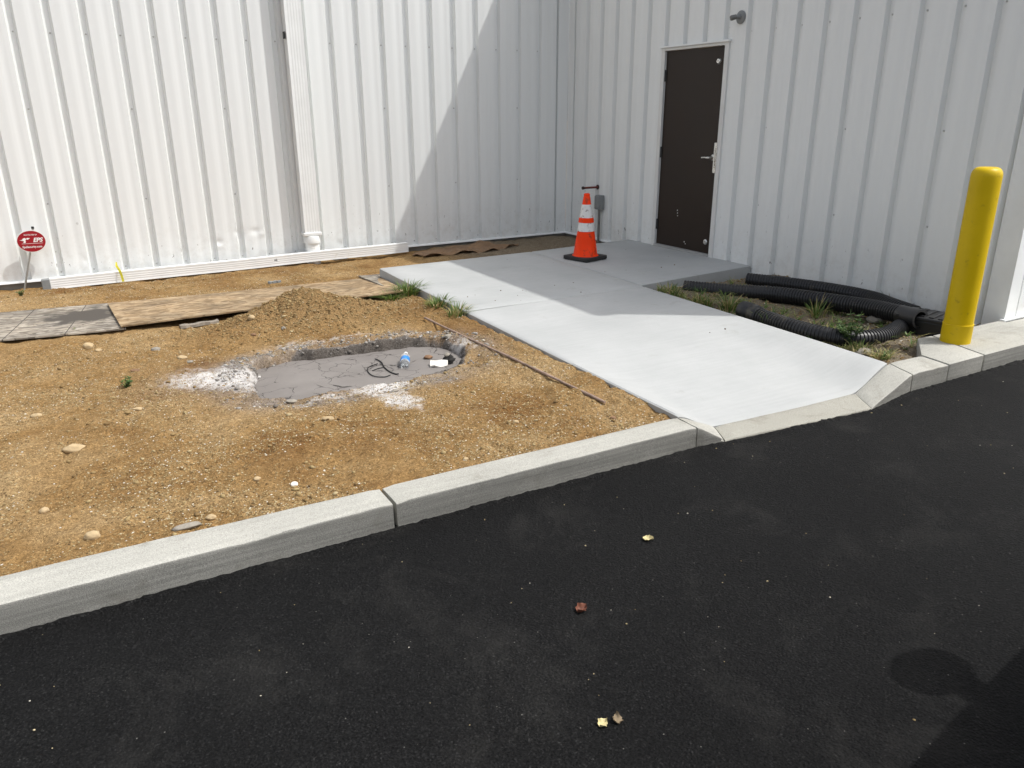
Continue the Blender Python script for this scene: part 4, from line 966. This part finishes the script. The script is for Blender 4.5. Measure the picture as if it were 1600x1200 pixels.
# ------------------------------------------------------------------ pit contents
Z_SLURRY = -0.040
rim = []
cx_, cy_ = _pc
V = [(cx_, cy_, Z_SLURRY)]; nR, nA = 10, 72
for r in range(1, nR + 1):
    for a in range(nA):
        w = 2 * math.pi * a / nA; 
        V.append((cx_ + 1.05 * r / nR * math.cos(w), cy_ + 0.62 * r / nR * math.sin(w), Z_SLURRY + 0.004 * float(fbm(np.array([cx_ + 1.05 * r / nR * math.cos(w)]), np.array([cy_ + .6 * r / nR * math.sin(w)]), 4, 2, 66)[0])))
Fq = [(0, 1 + a, 1 + (a + 1) % nA) for a in range(nA)] + [(1 + (r - 1) * nA + a, 1 + r * nA + a, 1 + r * nA + (a + 1) % nA, 1 + (r - 1) * nA + (a + 1) % nA) for r in range(1, nR) for a in range(nA)]
tag(link('slurry_puddle', mesh('slurry_puddle', V, Fq, M_SLURRY, True)), 'grey cracked cement slurry filling the shallow pit', 'slurry')
def sl(px, py, dz=0.0): q = at(px, py, Z_SLURRY + dz); return Vector((q.x, q.y, Z_SLURRY + dz))
# bottle
bt = sl(633, 563, 0.03); bottle = tag(empty('water_bottle', bt), 'clear plastic water bottle with a blue label lying in the grey slurry', 'bottle')
dirb = (sl(636, 548, 0.03) - sl(630, 572, 0.03)).normalized(); dirb = Vector((dirb.x * 0.9 + 0.02, dirb.y, 0.12)).normalized()
b = MB(); b.lathe([(0.026, -0.10), (0.031, -0.094), (0.0315, -0.06), (0.029, -0.052), (0.0315, -0.045), (0.0315, 0.02), (0.029, 0.03), (0.0315, 0.038), (0.030, 0.055), (0.020, 0.082), (0.012, 0.092), (0.012, 0.10)], (0, 0, 0), 28, dirb); b.build('bottle_body', M_CLEAR, bottle, smooth=True, sharp=50)
b = MB(); b.lathe([(0.0322, -0.040), (0.0322, 0.015)], (0, 0, 0), 28, dirb, False); b.build('label_band', M_BLUE, bottle, smooth=True)
b = MB(); b.lathe([(0.0145, 0.098), (0.0145, 0.114)], (0, 0, 0), 20, dirb); b.build('cap', M_BOTCAP, bottle, smooth=True)
# paper packet
q = sl(686, 569, 0.012); b = MB()
V = []; 
for i in range(9):
    for j in range(5): V.append((-0.06 + 0.015 * i, -0.035 + 0.0175 * j, 0.012 + 0.008 * math.sin(i * 0.9) * math.cos(j * 1.1)))
V += [(x, y, z - 0.010) for x, y, z in V]; Fq = []
for i in range(8):
    for j in range(4): a = i * 5 + j; Fq += [(a, a + 5, a + 6, a + 1), (45 + a, 45 + a + 1, 45 + a + 6, 45 + a + 5)]
ring = [i * 5 for i in range(9)] + [40 + j for j in range(1, 5)] + [i * 5 + 4 for i in range(7, -1, -1)] + [j for j in range(3, 0, -1)]
for k in range(len(ring)): a, c = ring[k], ring[(k + 1) % len(ring)]; Fq.append((a, c, 45 + c, 45 + a))
b.add(V, Fq); pk = b.build('paper_packet', M_PAPER, None, loc=(q.x, q.y, Z_SLURRY + 0.010), rot=(0.32, 0.0, -0.45)); tag(pk, 'small white paper packet at the right end of the slurry pit', 'packet')

def stone(name, pos, r, mat, label, seed, sq=(1.2, 0.9, 0.62), rz=0.0, group=None, cat='stone', rough=0.25, sub=3):
    bm = bmesh.new(); bmesh.ops.create_icosphere(bm, subdivisions=sub, radius=1.0)
    rs = random.Random(seed); off = Vector((rs.uniform(-50, 50), rs.uniform(-50, 50), rs.uniform(-50, 50)))
    from mathutils import noise as mn
    for v in bm.verts:
        d = v.co.normalized(); k = 1 + rough * mn.noise(d * 1.3 + off) + rough * 0.45 * mn.noise(d * 3.1 + off) + rough * .2 * mn.noise(d * 7 + off)
        v.co = Vector((d.x * sq[0], d.y * sq[1], d.z * sq[2])) * (r * k)
    me = bpy.data.meshes.new(name); bm.to_mesh(me); bm.free(); me.materials.append(mat)
    me.polygons.foreach_set('use_smooth', [True] * len(me.polygons))
    o = link(name, me, None, pos, (rs.uniform(-.2, .2), rs.uniform(-.2, .2), rz)); return tag(o, label, cat, group)
q = sl(702, 563, 0.02); stone('tar_clod', (q.x, q.y, Z_SLURRY + 0.022), 0.038, M_TAR, 'black lumpy clod at the right end of the slurry pit', 31, (1.15, .9, .7), cat='clod', rough=0.6)
stone('stone', (q.x - 0.012, q.y + 0.012, Z_SLURRY + 0.058), 0.019, M_STONE_GREY, 'small grey stone sitting on top of the black clod', 32, (1.1, .9, .8))
q = sl(669, 558, 0.01); stone('stone', (q.x, q.y, Z_SLURRY + 0.010), 0.026, M_STONE_BROWN, 'dark brown lump in the slurry between bottle and packet', 33, (1.2, 1, .6))
# black cable curled in the slurry
def px_path(pts, dz=0.006): return catmull([sl(x, y, dz) for x, y in pts], 40)
cab = tag(empty('black_cable', sl(595, 575)), 'thin black cable curled on the grey slurry left of the bottle', 'cable')
for pts, r in (([(587, 561), (592, 563), (597, 567), (600, 573), (608, 580), (617, 584), (623, 584)], 0.0042), ([(590, 568), (577, 573), (574, 578), (578, 584), (586, 588), (600, 589), (610, 586)], 0.0032), ([(582, 579), (590, 576), (599, 574)], 0.003)):
    b = MB(); b.tube([v - cab.location for v in px_path(pts)], r, 7); b.build('strand', M_WIRE, cab, smooth=True)

# ------------------------------------------------------------------ stones on the soil
STONES = [(117, 704, 0.050, 'tan', 'largest pale tan stone on the soil at the left', (1.5, .8, .65)), (139, 543, 0.045, 'tan', 'rounded tan stone in front of the grey board', (1.2, .9, .8)),
          (154, 548, 0.026, 'tan', 'small tan stone right beside the rounded one before the grey board', (1.3, .9, .6)), (460, 758, 0.021, 'white', 'small bright white stone near the kerb joint', (1.1, 1, .7)),
          (145, 840, 0.034, 'tan', 'tan stone close behind the kerb at lower left', (1.2, .9, .8)), (243, 547, 0.036, 'grey', 'grey stone half buried left of the mound', (1.2, .9, .6)),
          (285, 560, 0.036, 'tan', 'tan stone between the mound and the white dust patch', (1.3, .9, .6)), (297, 566, 0.022, 'grey', 'small grey stone just right of a tan stone above the white dust', (1.2, 1, .6)),
          (393, 498, 0.034, 'tan', 'pale stone stuck in the left flank of the dirt mound', (1.1, 1, .9)), (443, 514, 0.025, 'grey', 'grey stone at the front foot of the mound', (1, 1, .8)),
          (396, 524, 0.025, 'brown', 'brown stone at the left front foot of the mound', (1.2, 1, .7)), (513, 655, 0.032, 'tan', 'flat pale tan stone in front of the slurry pit', (1.5, .8, .5)),
          (456, 628, 0.034, 'grey', 'flat pale stone at the front rim of the pit', (1.5, .8, .45)), (617, 612, 0.030, 'grey', 'grey stone lying on the right white dust patch', (1.3, .9, .6)),
          (402, 749, 0.020, 'tan', 'small round tan stone between the pit and the kerb', (1.1, 1, .7)), (330, 810, 0.024, 'tan', 'small tan stone touching the back of the kerb', (1.2, 1, .7)),
          (292, 824, 0.050, 'grey', 'flat greenish grey stone lodged against the kerb', (1.6, .7, .35)), (69, 800, 0.025, 'tan', 'small tan stone near the left frame edge above the kerb', (1.1, 1, .8)),
          (806, 660, 0.020, 'tan', 'small tan stone in front of the rod end', (1.2, 1, .7)), (958, 654, 0.020, 'brown', 'small brown stone near the corner of kerb and slab', (1.2, 1, .7)),
          (700, 526, 0.040, 'grey', 'flat grey stone at the back right rim of the pit', (1.4, .8, .5)), (211, 580, 0.030, 'brown', 'dark brown stone above the green sprout', (1.4, .9, .5)),
          (728, 718, 0.016, 'tan', 'tiny pale stone behind the second kerb stone', (1.2, 1, .7)), (217, 640, 0.032, 'tan', 'low pale stone below the green sprout', (1.5, .9, .45)), (57, 650, 0.030, 'tan', 'flat pale stone at the far left of the soil', (1.5, .9, .45))]
MATS = {'tan': M_STONE_TAN, 'grey': M_STONE_GREY, 'white': M_STONE_WHITE, 'brown': M_STONE_BROWN}
for i, (px, py, r, mt, lb, sq) in enumerate(STONES):
    q = on_ground(px, py); r *= 0.72; stone('stone', (q.x, q.y, q.z + r * sq[2] * 0.35), r, MATS[mt], lb, 100 + i, sq, random.uniform(-.5, .5), 'stones lying on the soil')
for i, (px, py, r, lb) in enumerate([(1350, 553, 0.055, 'broken grey stone in the weed bed beside the kerb'), (1372, 503, 0.085, 'flat dark slate chunk under the longest corrugated pipe'), (1192, 497, 0.045, 'flat pale stone chip at the pipe coupling')]):
    q = on_ground(px, py); stone('stone', (q.x, q.y, q.z + r * 0.25), r, M_STONE_GREY, lb, 200 + i, (1.4, .9, .45), 0.3, 'stones in the weed bed', rough=0.5, sub=2)

# gravel: too many to count
ico_v = np.array([v for v in [(0, 0, 1), (.894, 0, .447), (.276, .851, .447), (-.724, .526, .447), (-.724, -.526, .447), (.276, -.851, .447), (.724, .526, -.447), (-.276, .851, -.447), (-.894, 0, -.447), (-.276, -.851, -.447), (.724, -.526, -.447), (0, 0, -1)]])
ico_f = np.array([(0, 1, 2), (0, 2, 3), (0, 3, 4), (0, 4, 5), (0, 5, 1), (1, 6, 2), (2, 7, 3), (3, 8, 4), (4, 9, 5), (5, 10, 1), (6, 7, 2), (7, 8, 3), (8, 9, 4), (9, 10, 5), (10, 6, 1), (11, 7, 6), (11, 8, 7), (11, 9, 8), (11, 10, 9), (11, 6, 10)])
oct_v = np.array([(0, 0, 1), (1, 0, 0), (0, 1, 0), (-1, 0, 0), (0, -1, 0)], float)
oct_f = np.array([(0, 1, 2), (0, 2, 3), (0, 3, 4), (0, 4, 1)])
def pebbles(name, x, y, z, s, tone, mat, label, cat, tiny=False):
    n = len(x); BV, BF = (oct_v, oct_f) if tiny else (ico_v, ico_f); nb = len(BV)
    sc3 = np.stack([s * RNG.uniform(.8, 1.4, n), s * RNG.uniform(.7, 1.1, n), s * RNG.uniform(.45, .8, n)], -1)
    a = RNG.uniform(0, 6.28, n); ca, sa = np.cos(a), np.sin(a)
    v = BV[None] * sc3[:, None] * RNG.uniform(.75, 1.2, (n, nb, 1))
    vx = v[..., 0] * ca[:, None] - v[..., 1] * sa[:, None] + x[:, None]; vy = v[..., 0] * sa[:, None] + v[..., 1] * ca[:, None] + y[:, None]; vz = v[..., 2] + z[:, None]
    co = np.stack([vx, vy, vz], -1).reshape(-1, 3); f = (BF[None] + nb * np.arange(n)[:, None, None]).reshape(-1, 3)
    me = bpy.data.meshes.new(name); me.vertices.add(len(co)); me.vertices.foreach_set('co', co.ravel())
    me.loops.add(f.size); me.loops.foreach_set('vertex_index', f.ravel().astype(np.int32)); me.polygons.add(len(f))
    me.polygons.foreach_set('loop_start', np.arange(0, f.size, 3, dtype=np.int32)); me.polygons.foreach_set('loop_total', np.full(len(f), 3, np.int32)); me.update(calc_edges=True)
    me.polygons.foreach_set('use_smooth', [True] * len(f)); me.materials.append(mat)
    attr(me, 'tone', np.repeat(tone, nb))
    o = stuff(link(name, me)); o['label'] = label; o['category'] = cat; return o
n = 240000
x = RNG.uniform(-8.2, -3.3, n); y = -6.32 + 6.2 * RNG.uniform(0, 1, n) ** 1.25
keep = (fbm(x, y, 2.2, 3, 500) + 0.35 * fbm(x, y, 9, 2, 510) + RNG.uniform(-.25, .3, n) > 0) & (pit_sd(x, y) < -0.01) & ~((x > -3.42) & (y < -1.6)) & ~((y > -2.75) & (y < -1.45))
x, y = x[keep], y[keep]; m = len(x); s = 0.0025 + 0.0035 * RNG.uniform(0, 1, m) ** 2
pebbles('gravel', x, y, ground_z(x, y) + s * 0.25, s, np.clip(RNG.normal(.44, .30, m), 0, 1), M_PEB, 'fine mixed gravel scattered over the sandy soil', 'gravel', True)
kk = RNG.uniform(0, 1, m) < 0.02; x, y = x[kk], y[kk]; m = len(x); s = 0.005 + 0.011 * RNG.uniform(0, 1, m) ** 4
pebbles('pebbles', x, y, ground_z(x, y) + s * 0.2, s, np.clip(RNG.normal(.48, .16, m), 0, 1), M_PEB, 'larger pebbles strewn over the sandy soil', 'pebbles')
# clods and lumps on the mound and the pit rim
n = 12000; k = RNG.integers(0, len(MOUND), n); MA = np.array(MOUND)
x = MA[k, 0] + RNG.normal(0, 1, n) * MA[k, 2] * .8; y = MA[k, 1] + RNG.normal(0, 1, n) * MA[k, 3] * .9; s = 0.0025 + 0.010 * RNG.uniform(0, 1, n) ** 9
x2 = RNG.uniform(-5.6, -3.5, 9000); y2 = RNG.uniform(-5.2, -3.3, 9000); sd = pit_sd(x2, y2); kk = (sd < 0.05) & (sd > -0.22) & ((y2 > -4.3) | (RNG.uniform(0, 1, 9000) < .25)); x2, y2 = x2[kk], y2[kk]
kk = (y < -2.35); x, y, s = x[kk], y[kk], s[kk]
pebbles('soil_clods', x, y, ground_z(x, y) + s * .3, s, np.clip(RNG.normal(.42, .12, len(x)), 0, 1), M_PEB, 'loose soil clods covering the dirt mound', 'soil clods')
def mat_crumb():
    m, n, l, b = new_mat('cement_crumbs'); a = N(n, 'ShaderNodeAttribute', attribute_name='tone')
    r = ramp(n, [(0, (0.13, 0.115, 0.10)), (.55, (0.30, 0.28, 0.25)), (1, (0.62, 0.60, 0.57))]); l.new(a.outputs['Fac'], r.inputs[0]); l.new(r.outputs[0], b.inputs['Base Color']); b.inputs['Roughness'].default_value = .95; return m
s2 = 0.003 + 0.014 * RNG.uniform(0, 1, len(x2)) ** 7
pebbles('cement_crumbs', x2, y2, ground_z(x2, y2) + s2 * .2, s2, np.clip(RNG.normal(.38, .22, len(x2)), 0, 1), mat_crumb(), 'grey cement crumbs along the rim of the pit', 'cement crumbs')
# grit in the weed bed and the corner, and on the asphalt
n = 5000; x = RNG.uniform(-1.7, 0.0, n); y = RNG.uniform(-6.3, -3.5, n); s = 0.003 + 0.010 * RNG.uniform(0, 1, n) ** 4
pebbles('bed_gravel', x, y, ground_z(x, y) + s * .3, s, np.clip(RNG.normal(.45, .25, n), 0, 1), M_PEB, 'gravel on the soil of the weed bed', 'gravel')
n = 260; x = RNG.uniform(-8, 0, n); y = -6.52 - 3.5 * RNG.uniform(0, 1, n) ** 1.3; s = 0.0018 + 0.0035 * RNG.uniform(0, 1, n) ** 3
pebbles('road_grit', x, y, np.full(n, Z_ASPH + 0.001), s, np.clip(RNG.normal(.85, .15, n), 0, 1), M_PEB, 'pale grit scattered on the black asphalt', 'grit')
n = 40; x = RNG.uniform(-3.2, -0.3, n); y = RNG.uniform(-5.2, -1.8, n); s = RNG.uniform(.003, .008, n); kk = (x < -1.65) | (y > -3.4); x, y, s = x[kk], y[kk], s[kk]
pebbles('slab_crumbs', x, y, np.full(len(x), Z_SLAB + 0.001), s, np.clip(RNG.normal(.1, .15, len(x)), 0, 1), M_PEB, 'few dark crumbs on the concrete walkway', 'crumbs')

# ------------------------------------------------------------------ plants
def tuft(name, pos, n, h, spread, label, cat, seed, lean=(0, 0), mat=M_GRASS, dry=0.12, width=0.005, group=None, droop=1.0):
    rs = random.Random(seed); V = []; Fq = []; tone = []
    for i in range(n):
        a = rs.uniform(0, 2 * math.pi); rr = spread * rs.random() ** 0.6; bx_, by_ = rr * math.cos(a) * .6, rr * math.sin(a) * .6
        hh = h * rs.uniform(.45, 1.1); out = rs.uniform(.2, 1.0) * droop; w = width * rs.uniform(.6, 1.3)
        d = Vector((math.cos(a) + lean[0], math.sin(a) + lean[1], 0)); d = d.normalized() if d.length > 0 else Vector((1, 0, 0))
        sd_ = Vector((-d.y, d.x, 0)); t_ = 1.0 if rs.random() < dry else rs.uniform(0, .7); k0 = len(V); seg = 5
        for j in range(seg + 1):
            u = j / seg
            c = Vector((bx_, by_, 0)) + d * (hh * out * u ** 1.7) + Vector((0, 0, hh * (u - 0.45 * out * u * u)))
            ww = w * (1 - u ** 1.6) + 0.0004
            V += [c - sd_ * ww, c + Vector((0, 0, ww * .5)), c + sd_ * ww]; tone += [t_] * 3
        for j in range(seg):
            for q in (0, 1): p0 = k0 + j * 3 + q; Fq.append((p0, p0 + 1, p0 + 4, p0 + 3))
    me = mesh(name, V, Fq, mat, True); attr(me, 'tone', tone)
    o = link(name, me, None, pos); return tag(o, label, cat, group)
def weed(name, pos, nst, h, label, cat, seed, leaf=0.018):
    rs = random.Random(seed); root = tag(empty(name, pos), label, cat); V = []; Fq = []; tone = []; st = MB()
    for i in range(nst):
        a = rs.uniform(0, 6.28); hh = h * rs.uniform(.5, 1.0); tip = Vector((math.cos(a) * hh * .6, math.sin(a) * hh * .6, hh)); midp = tip * .5 + Vector((0, 0, hh * .1))
        pth = catmull([Vector((0, 0, 0)), midp, tip], 6); st.tube(pth, [0.003 - 0.0003 * k for k in range(7)], 5)
        for k in range(16):
            u = rs.uniform(.15, 1); q = pth[min(6, int(u * 6))]; b_ = rs.uniform(0, 6.28); d = Vector((math.cos(b_), math.sin(b_), rs.uniform(-.1, .7))).normalized(); s_ = d.cross(Vector((0, 0, 1))).normalized()
            l_ = leaf * rs.uniform(.6, 1.4); k0 = len(V); up_ = s_.cross(d) * l_ * .12
            V += [q, q + d * l_ * .5 + s_ * l_ * .3, q + d * l_, q + d * l_ * .5 - s_ * l_ * .3, q + d * l_ * .5 + up_]; tone += [rs.random()] * 5
            Fq += [(k0, k0 + 1, k0 + 4), (k0 + 1, k0 + 2, k0 + 4), (k0 + 2, k0 + 3, k0 + 4), (k0 + 3, k0, k0 + 4)]
    me = mesh('leaves', V, Fq, M_WEED); attr(me, 'tone', tone); link('leaves', me, root)
    o = st.build('stems', M_WEED, root); attr(o.data, 'tone', [0.4] * len(o.data.vertices))
    return root
def gpos(px, py, dz=-0.005): q = on_ground(px, py); return (q.x, q.y, q.z + dz)
def spos(x, y): return (x, y, GZ(x, y) - 0.006)
G1 = 'grass tufts along the slab'
tuft('grass_tuft', spos(-3.47, -2.62), 190, 0.155, 0.19, 'dense green grass tuft at the slab edge by the tan board', 'grass tuft', 1, (0.15, -.1), group=G1, droop=1.2)
tuft('grass_tuft', spos(-3.66, -2.70), 110, 0.10, 0.16, 'low grass fringe left of the dense tuft by the tan board', 'grass tuft', 2, (-.3, -.2), group=G1, droop=1.4)
tuft('grass_tuft', spos(-3.47, -3.28), 110, 0.12, 0.17, 'grass tuft at the slab edge above the rod', 'grass tuft', 3, (0.2, 0), dry=.2, group=G1, droop=1.2)
tuft('grass_tuft', spos(-3.47, -3.66), 80, 0.13, 0.14, 'drier grass tuft at the slab edge nearest the rod', 'grass tuft', 4, (0.2, 0), dry=.35, group=G1, droop=1.2)
G2 = 'grass tufts in the weed bed'
BED = [(1046, 458, 45, .13, .14, 'bushy grass at the left end of the longest pipe'), (1015, 449, 30, .16, .09, 'thin dry grass at the slab joint corner'), (1092, 474, 45, .15, .12, 'grass along the slab edge left of the pipe coupling'), (1140, 484, 60, .20, .13, 'tall grass right at the pipe coupling'),
       (1105, 480, 25, .20, .08, 'sparse dry blades beside the shaded slab edge'), (1205, 512, 34, .22, .10, 'grass blades spilling over the slab edge by the coupling'), (1262, 527, 30, .17, .10, 'grass blades in front of the curved pipe'), (1275, 494, 24, .26, .10, 'tall thin blades between the two pipes'),
       (1375, 560, 40, .12, .12, 'yellowing grass at the slab end by the kerb'), (1392, 478, 14, .22, .10, 'dark stalks rising behind the longest pipe'), (1345, 548, 36, .14, .10, 'grass around the broken grey stone'), (1310, 492, 20, .12, .10, 'short grass beneath the longest pipe')]
for i, (px, py, n, h, sp, lb) in enumerate(BED):
    tuft('grass_tuft', gpos(px, py), int(n * 1.7), h * 0.82, sp * 1.3, lb, 'grass tuft', 20 + i, (0, 0), dry=.35 if i != 8 else .75, group=G2)
rs = random.Random(5); V = []; Fq = []; tone = []
for i in range(230):
    k_ = i % 5
    if k_ < 2: t_ = rs.random(); x0, y0 = -1.62 + 0.10 * t_ + abs(rs.gauss(0, .10)), -3.75 - 2.4 * t_
    elif k_ == 2: x0, y0 = rs.gauss(-1.0, .22), rs.gauss(-5.55, .22)
    elif k_ == 3: x0, y0 = rs.gauss(-1.15, .18), rs.gauss(-4.55, .5)
    else: x0, y0 = rs.uniform(-1.5, -.4), rs.uniform(-6.15, -3.7)
    if x0 < -1.60 or x0 > -0.1 or y0 < -6.2 or y0 > -3.65: continue
    z0 = GZ(x0, y0) - 0.004; col = rs.uniform(0, .55) if rs.random() < .62 else rs.uniform(.75, 1)
    for j in range(rs.randint(5, 12)):
        a = rs.uniform(0, 6.28); hh = rs.uniform(.03, .11); o_ = rs.uniform(.5, 1.5); w = rs.uniform(.002, .0055); d = Vector((math.cos(a), math.sin(a), 0)); sd_ = Vector((-d.y, d.x, 0)); k0 = len(V)
        for q in range(4):
            u = q / 3; c = Vector((x0 + rs.uniform(-.01, .01) * 0, y0, z0)) + d * hh * o_ * u ** 1.4 + Vector((0, 0, hh * (u - .5 * u * u * min(1, o_)))); ww = w * (1 - u ** 1.8) + .0004
            V += [c - sd_ * ww, c + sd_ * ww]; tone += [min(1, max(0, col + rs.uniform(-.1, .1)))] * 2
        for q in range(3): Fq.append((k0 + q * 2, k0 + q * 2 + 1, k0 + q * 2 + 3, k0 + q * 2 + 2))
me = mesh('ground_weeds', V, Fq, M_GRASS, True); attr(me, 'tone', tone)
o = stuff(link('ground_weeds', me)); o['label'] = 'low tangled grass and weeds between the black drain pipes'; o['category'] = 'weeds'
weed('leafy_weed', gpos(1325, 540), 30, .24, 'bushy green weed growing over the bend of the curved pipe', 'weed', 61, .030)
weed('leafy_weed', gpos(198, 606), 5, .085, 'small green sprout alone on the bare soil', 'weed', 62, .024)
weed('leafy_weed', gpos(33, 462), 5, .07, 'tiny pale sprout on the soil below the red sign', 'weed', 63, .02)
weed('leafy_weed', gpos(66, 447), 6, .10, 'green weed at the end of the white fluted pipe', 'weed', 64, .03)
tuft('grass_tuft', gpos(112, 520), 14, .05, .05, 'few short blades at the edge of the grey board', 'grass tuft', 65)

# ------------------------------------------------------------------ dry leaves on the asphalt
def leaf(px, py, L, mat, label, rz, seed, curl=0.35):
    q = at(px, py, Z_ASPH); rs = random.Random(seed); V = []; nI, nJ = 17, 7
    for side in (0, 1):
        for i in range(nI):
            u = i / (nI - 1); w = L * (0.012 + 0.40 * math.sin(math.pi * u ** .75) ** 0.9 * (1 + .16 * math.sin(u * 21 + seed * 2)))
            for j in range(nJ):
                v = j / (nJ - 1) * 2 - 1
                V.append(((u - .5) * L, v * w, 0.003 + curl * L * (0.5 * v * v + 0.7 * (u - .4) ** 2 + 0.12 * math.sin(v * 5 + u * 7)) * (1 + .4 * math.sin(u * 6 + v * 2 + seed)) + (0.0008 if side else 0)))
    K = nI * nJ; Fq = []
    for i in range(nI - 1):
        for j in range(nJ - 1): a = i * nJ + j; Fq += [(a, a + 1, a + nJ + 1, a + nJ), (K + a, K + a + nJ, K + a + nJ + 1, K + a + 1)]
    o = link('dry_leaf', mesh('dry_leaf', V, Fq, mat, True), None, (q.x, q.y, Z_ASPH + 0.001), (0.1, -0.1, rz)); return tag(o, label, 'leaf', 'dry leaves on the asphalt')
leaf(1013, 844, 0.044, M_LEAFY, 'pale yellow dry leaf alone in the middle of the asphalt', -0.8, 1)
leaf(909, 954, 0.046, M_LEAFR, 'curled red brown dry leaf on the asphalt', 0.2, 2, .5)
leaf(942, 1132, 0.034, M_LEAFY, 'pale yellow dry leaf beside the brown one near the bottom edge', 0.3, 3)
leaf(964, 1126, 0.036, M_LEAFB, 'dull brown dry leaf right of a yellow one near the bottom edge', 1.2, 4)

# ------------------------------------------------------------------ parked car right of the view: its hood and mirror shade the asphalt
M_CARP = plain('dark_grey_car_paint', (0.05, 0.053, 0.058), 0.25, 0.4, 0.05, 3)
M_CARG = plain('car_window_glass', (0.012, 0.014, 0.016), 0.06, 0.0, 0.05, 3, spec=0.8)
M_LAMP = plain('car_lamp_lens', (0.55, 0.56, 0.57), 0.12, 0.2, 0.05, 3)
M_LAMPR = plain('car_tail_lamp_lens', (0.30, 0.01, 0.01), 0.15, 0.0, 0.05, 3)
car = tag(empty('parked_car', (-2.72, -9.40, Z_ASPH), math.radians(188.5)), 'parked car beyond the right edge, seen only by the shadow of its mirror and hood', 'car')
# local frame: +x forward, +y its left side, kerb side is -y
def loft(rings, name, mat, parent, sharp=40):
    b = MB(); n = len(rings[0]); V = [q for r in rings for q in r]
    b.add(V, [(i * n + j, i * n + (j + 1) % n, (i + 1) * n + (j + 1) % n, (i + 1) * n + j) for i in range(len(rings) - 1) for j in range(n)] + [tuple(range(n - 1, -1, -1)), tuple(range((len(rings) - 1) * n, len(rings) * n))])
    return b.build(name, mat, parent, smooth=True, sharp=sharp)
def body_ring(x, hw, z0, z1, crown=0.03):
    half = [(0, z0), (hw * .90, z0), (hw * .98, z0 + .12), (hw, z0 + (z1 - z0) * .55), (hw * .985, z1 - .06), (hw * .955, z1 - .006), (hw * .80, z1 + crown * .6), (0, z1 + crown)]
    return [(x, -y, z) for y, z in half] + [(x, y, z) for y, z in half[-2:0:-1]]
rings = [body_ring(x, hw, z0, z1, cr) for x, hw, z0, z1, cr in ((-2.25, .74, .42, .86, .03), (-2.18, .84, .30, .97, .03), (-1.6, .90, .24, 1.02, .02), (-.3, .915, .22, 1.015, .0), (.85, .915, .22, 1.01, .02), (1.5, .905, .22, 1.0, .05), (2.0, .875, .26, .93, .05), (2.22, .80, .32, .80, .04), (2.30, .66, .40, .66, .02))]
loft(rings, 'body', M_CARP, car)
def cab_ring(x, hb, ht, zb_, zt): return [(x, -hb, zb_), (x, -hb * .98, zb_ + (zt - zb_) * .25), (x, -ht, zt - .05), (x, -ht * .85, zt), (x, ht * .85, zt), (x, ht, zt - .05), (x, hb * .98, zb_ + (zt - zb_) * .25), (x, hb, zb_)]
loft([cab_ring(-2.02, .72, .70, .98, 1.02), cab_ring(-1.45, .80, .64, .98, 1.40), cab_ring(-.6, .82, .64, .98, 1.47), cab_ring(.25, .82, .63, .98, 1.43), cab_ring(.62, .82, .72, .98, 1.22), cab_ring(1.05, .80, .76, .98, 1.03)], 'window_glass', M_CARG, car)
loft([cab_ring(-1.5, .66, .645, 1.36, 1.41), cab_ring(-.6, .66, .65, 1.40, 1.485), cab_ring(.22, .66, .64, 1.37, 1.45)], 'roof', M_CARP, car)
for s in (-1, 1):
    for xw in (-1.38, 1.38):
        w = empty('wheel', (xw, s * .80, .33)); w.parent = car
        b = MB(); b.lathe([(.20, -.105), (.30, -.11), (.33, -.085), (.335, 0), (.33, .085), (.30, .11), (.20, .105)], (0, 0, 0), 36, (0, 1, 0)); b.build('tyre', M_RUBBER, w, smooth=True)
        b = MB(); b.lathe([(.205, .0), (.20, .108), (.17, .09), (.05, .10), (.045, .115)], (0, 0, 0), 24, (0, s, 0)); b.build('rim', M_STEEL, w, smooth=True)
    mr = empty('side_mirror', (.60, s * .86, 1.02)); mr.parent = car
    b = MB(); b.tube([(0, 0, -.02), (-.01, s * .08, .01)], [.06, .055], 10); b.build('mirror_arm', M_CARP, mr, smooth=True)
    b = MB(); b.lathe([(.03, .0), (.095, .010), (.122, .045), (.125, .085), (.11, .125), (.05, .155)], (-.01, s * .055, .03), 20, (0, s, 0.05)); sh = b.build('mirror_shell', M_CARP, mr, smooth=True)
    b = MB(); b.box(-.075, .03, s * .58 - .13, s * .58 + .13, 0, .10); b.build('headlight', M_LAMP, car, bevel=.03, loc=(2.17, 0, .66))
    b = MB(); b.box(-.03, .05, s * .62 - .12, s * .62 + .12, 0, .14); b.build('tail_light', M_LAMPR, car, bevel=.02, loc=(-2.25, 0, .74))
b = MB(); b.box(-.02, .03, -.45, .45, 0, .12); b.build('grille', M_BLACK, car, bevel=.01, loc=(2.27, 0, .46))
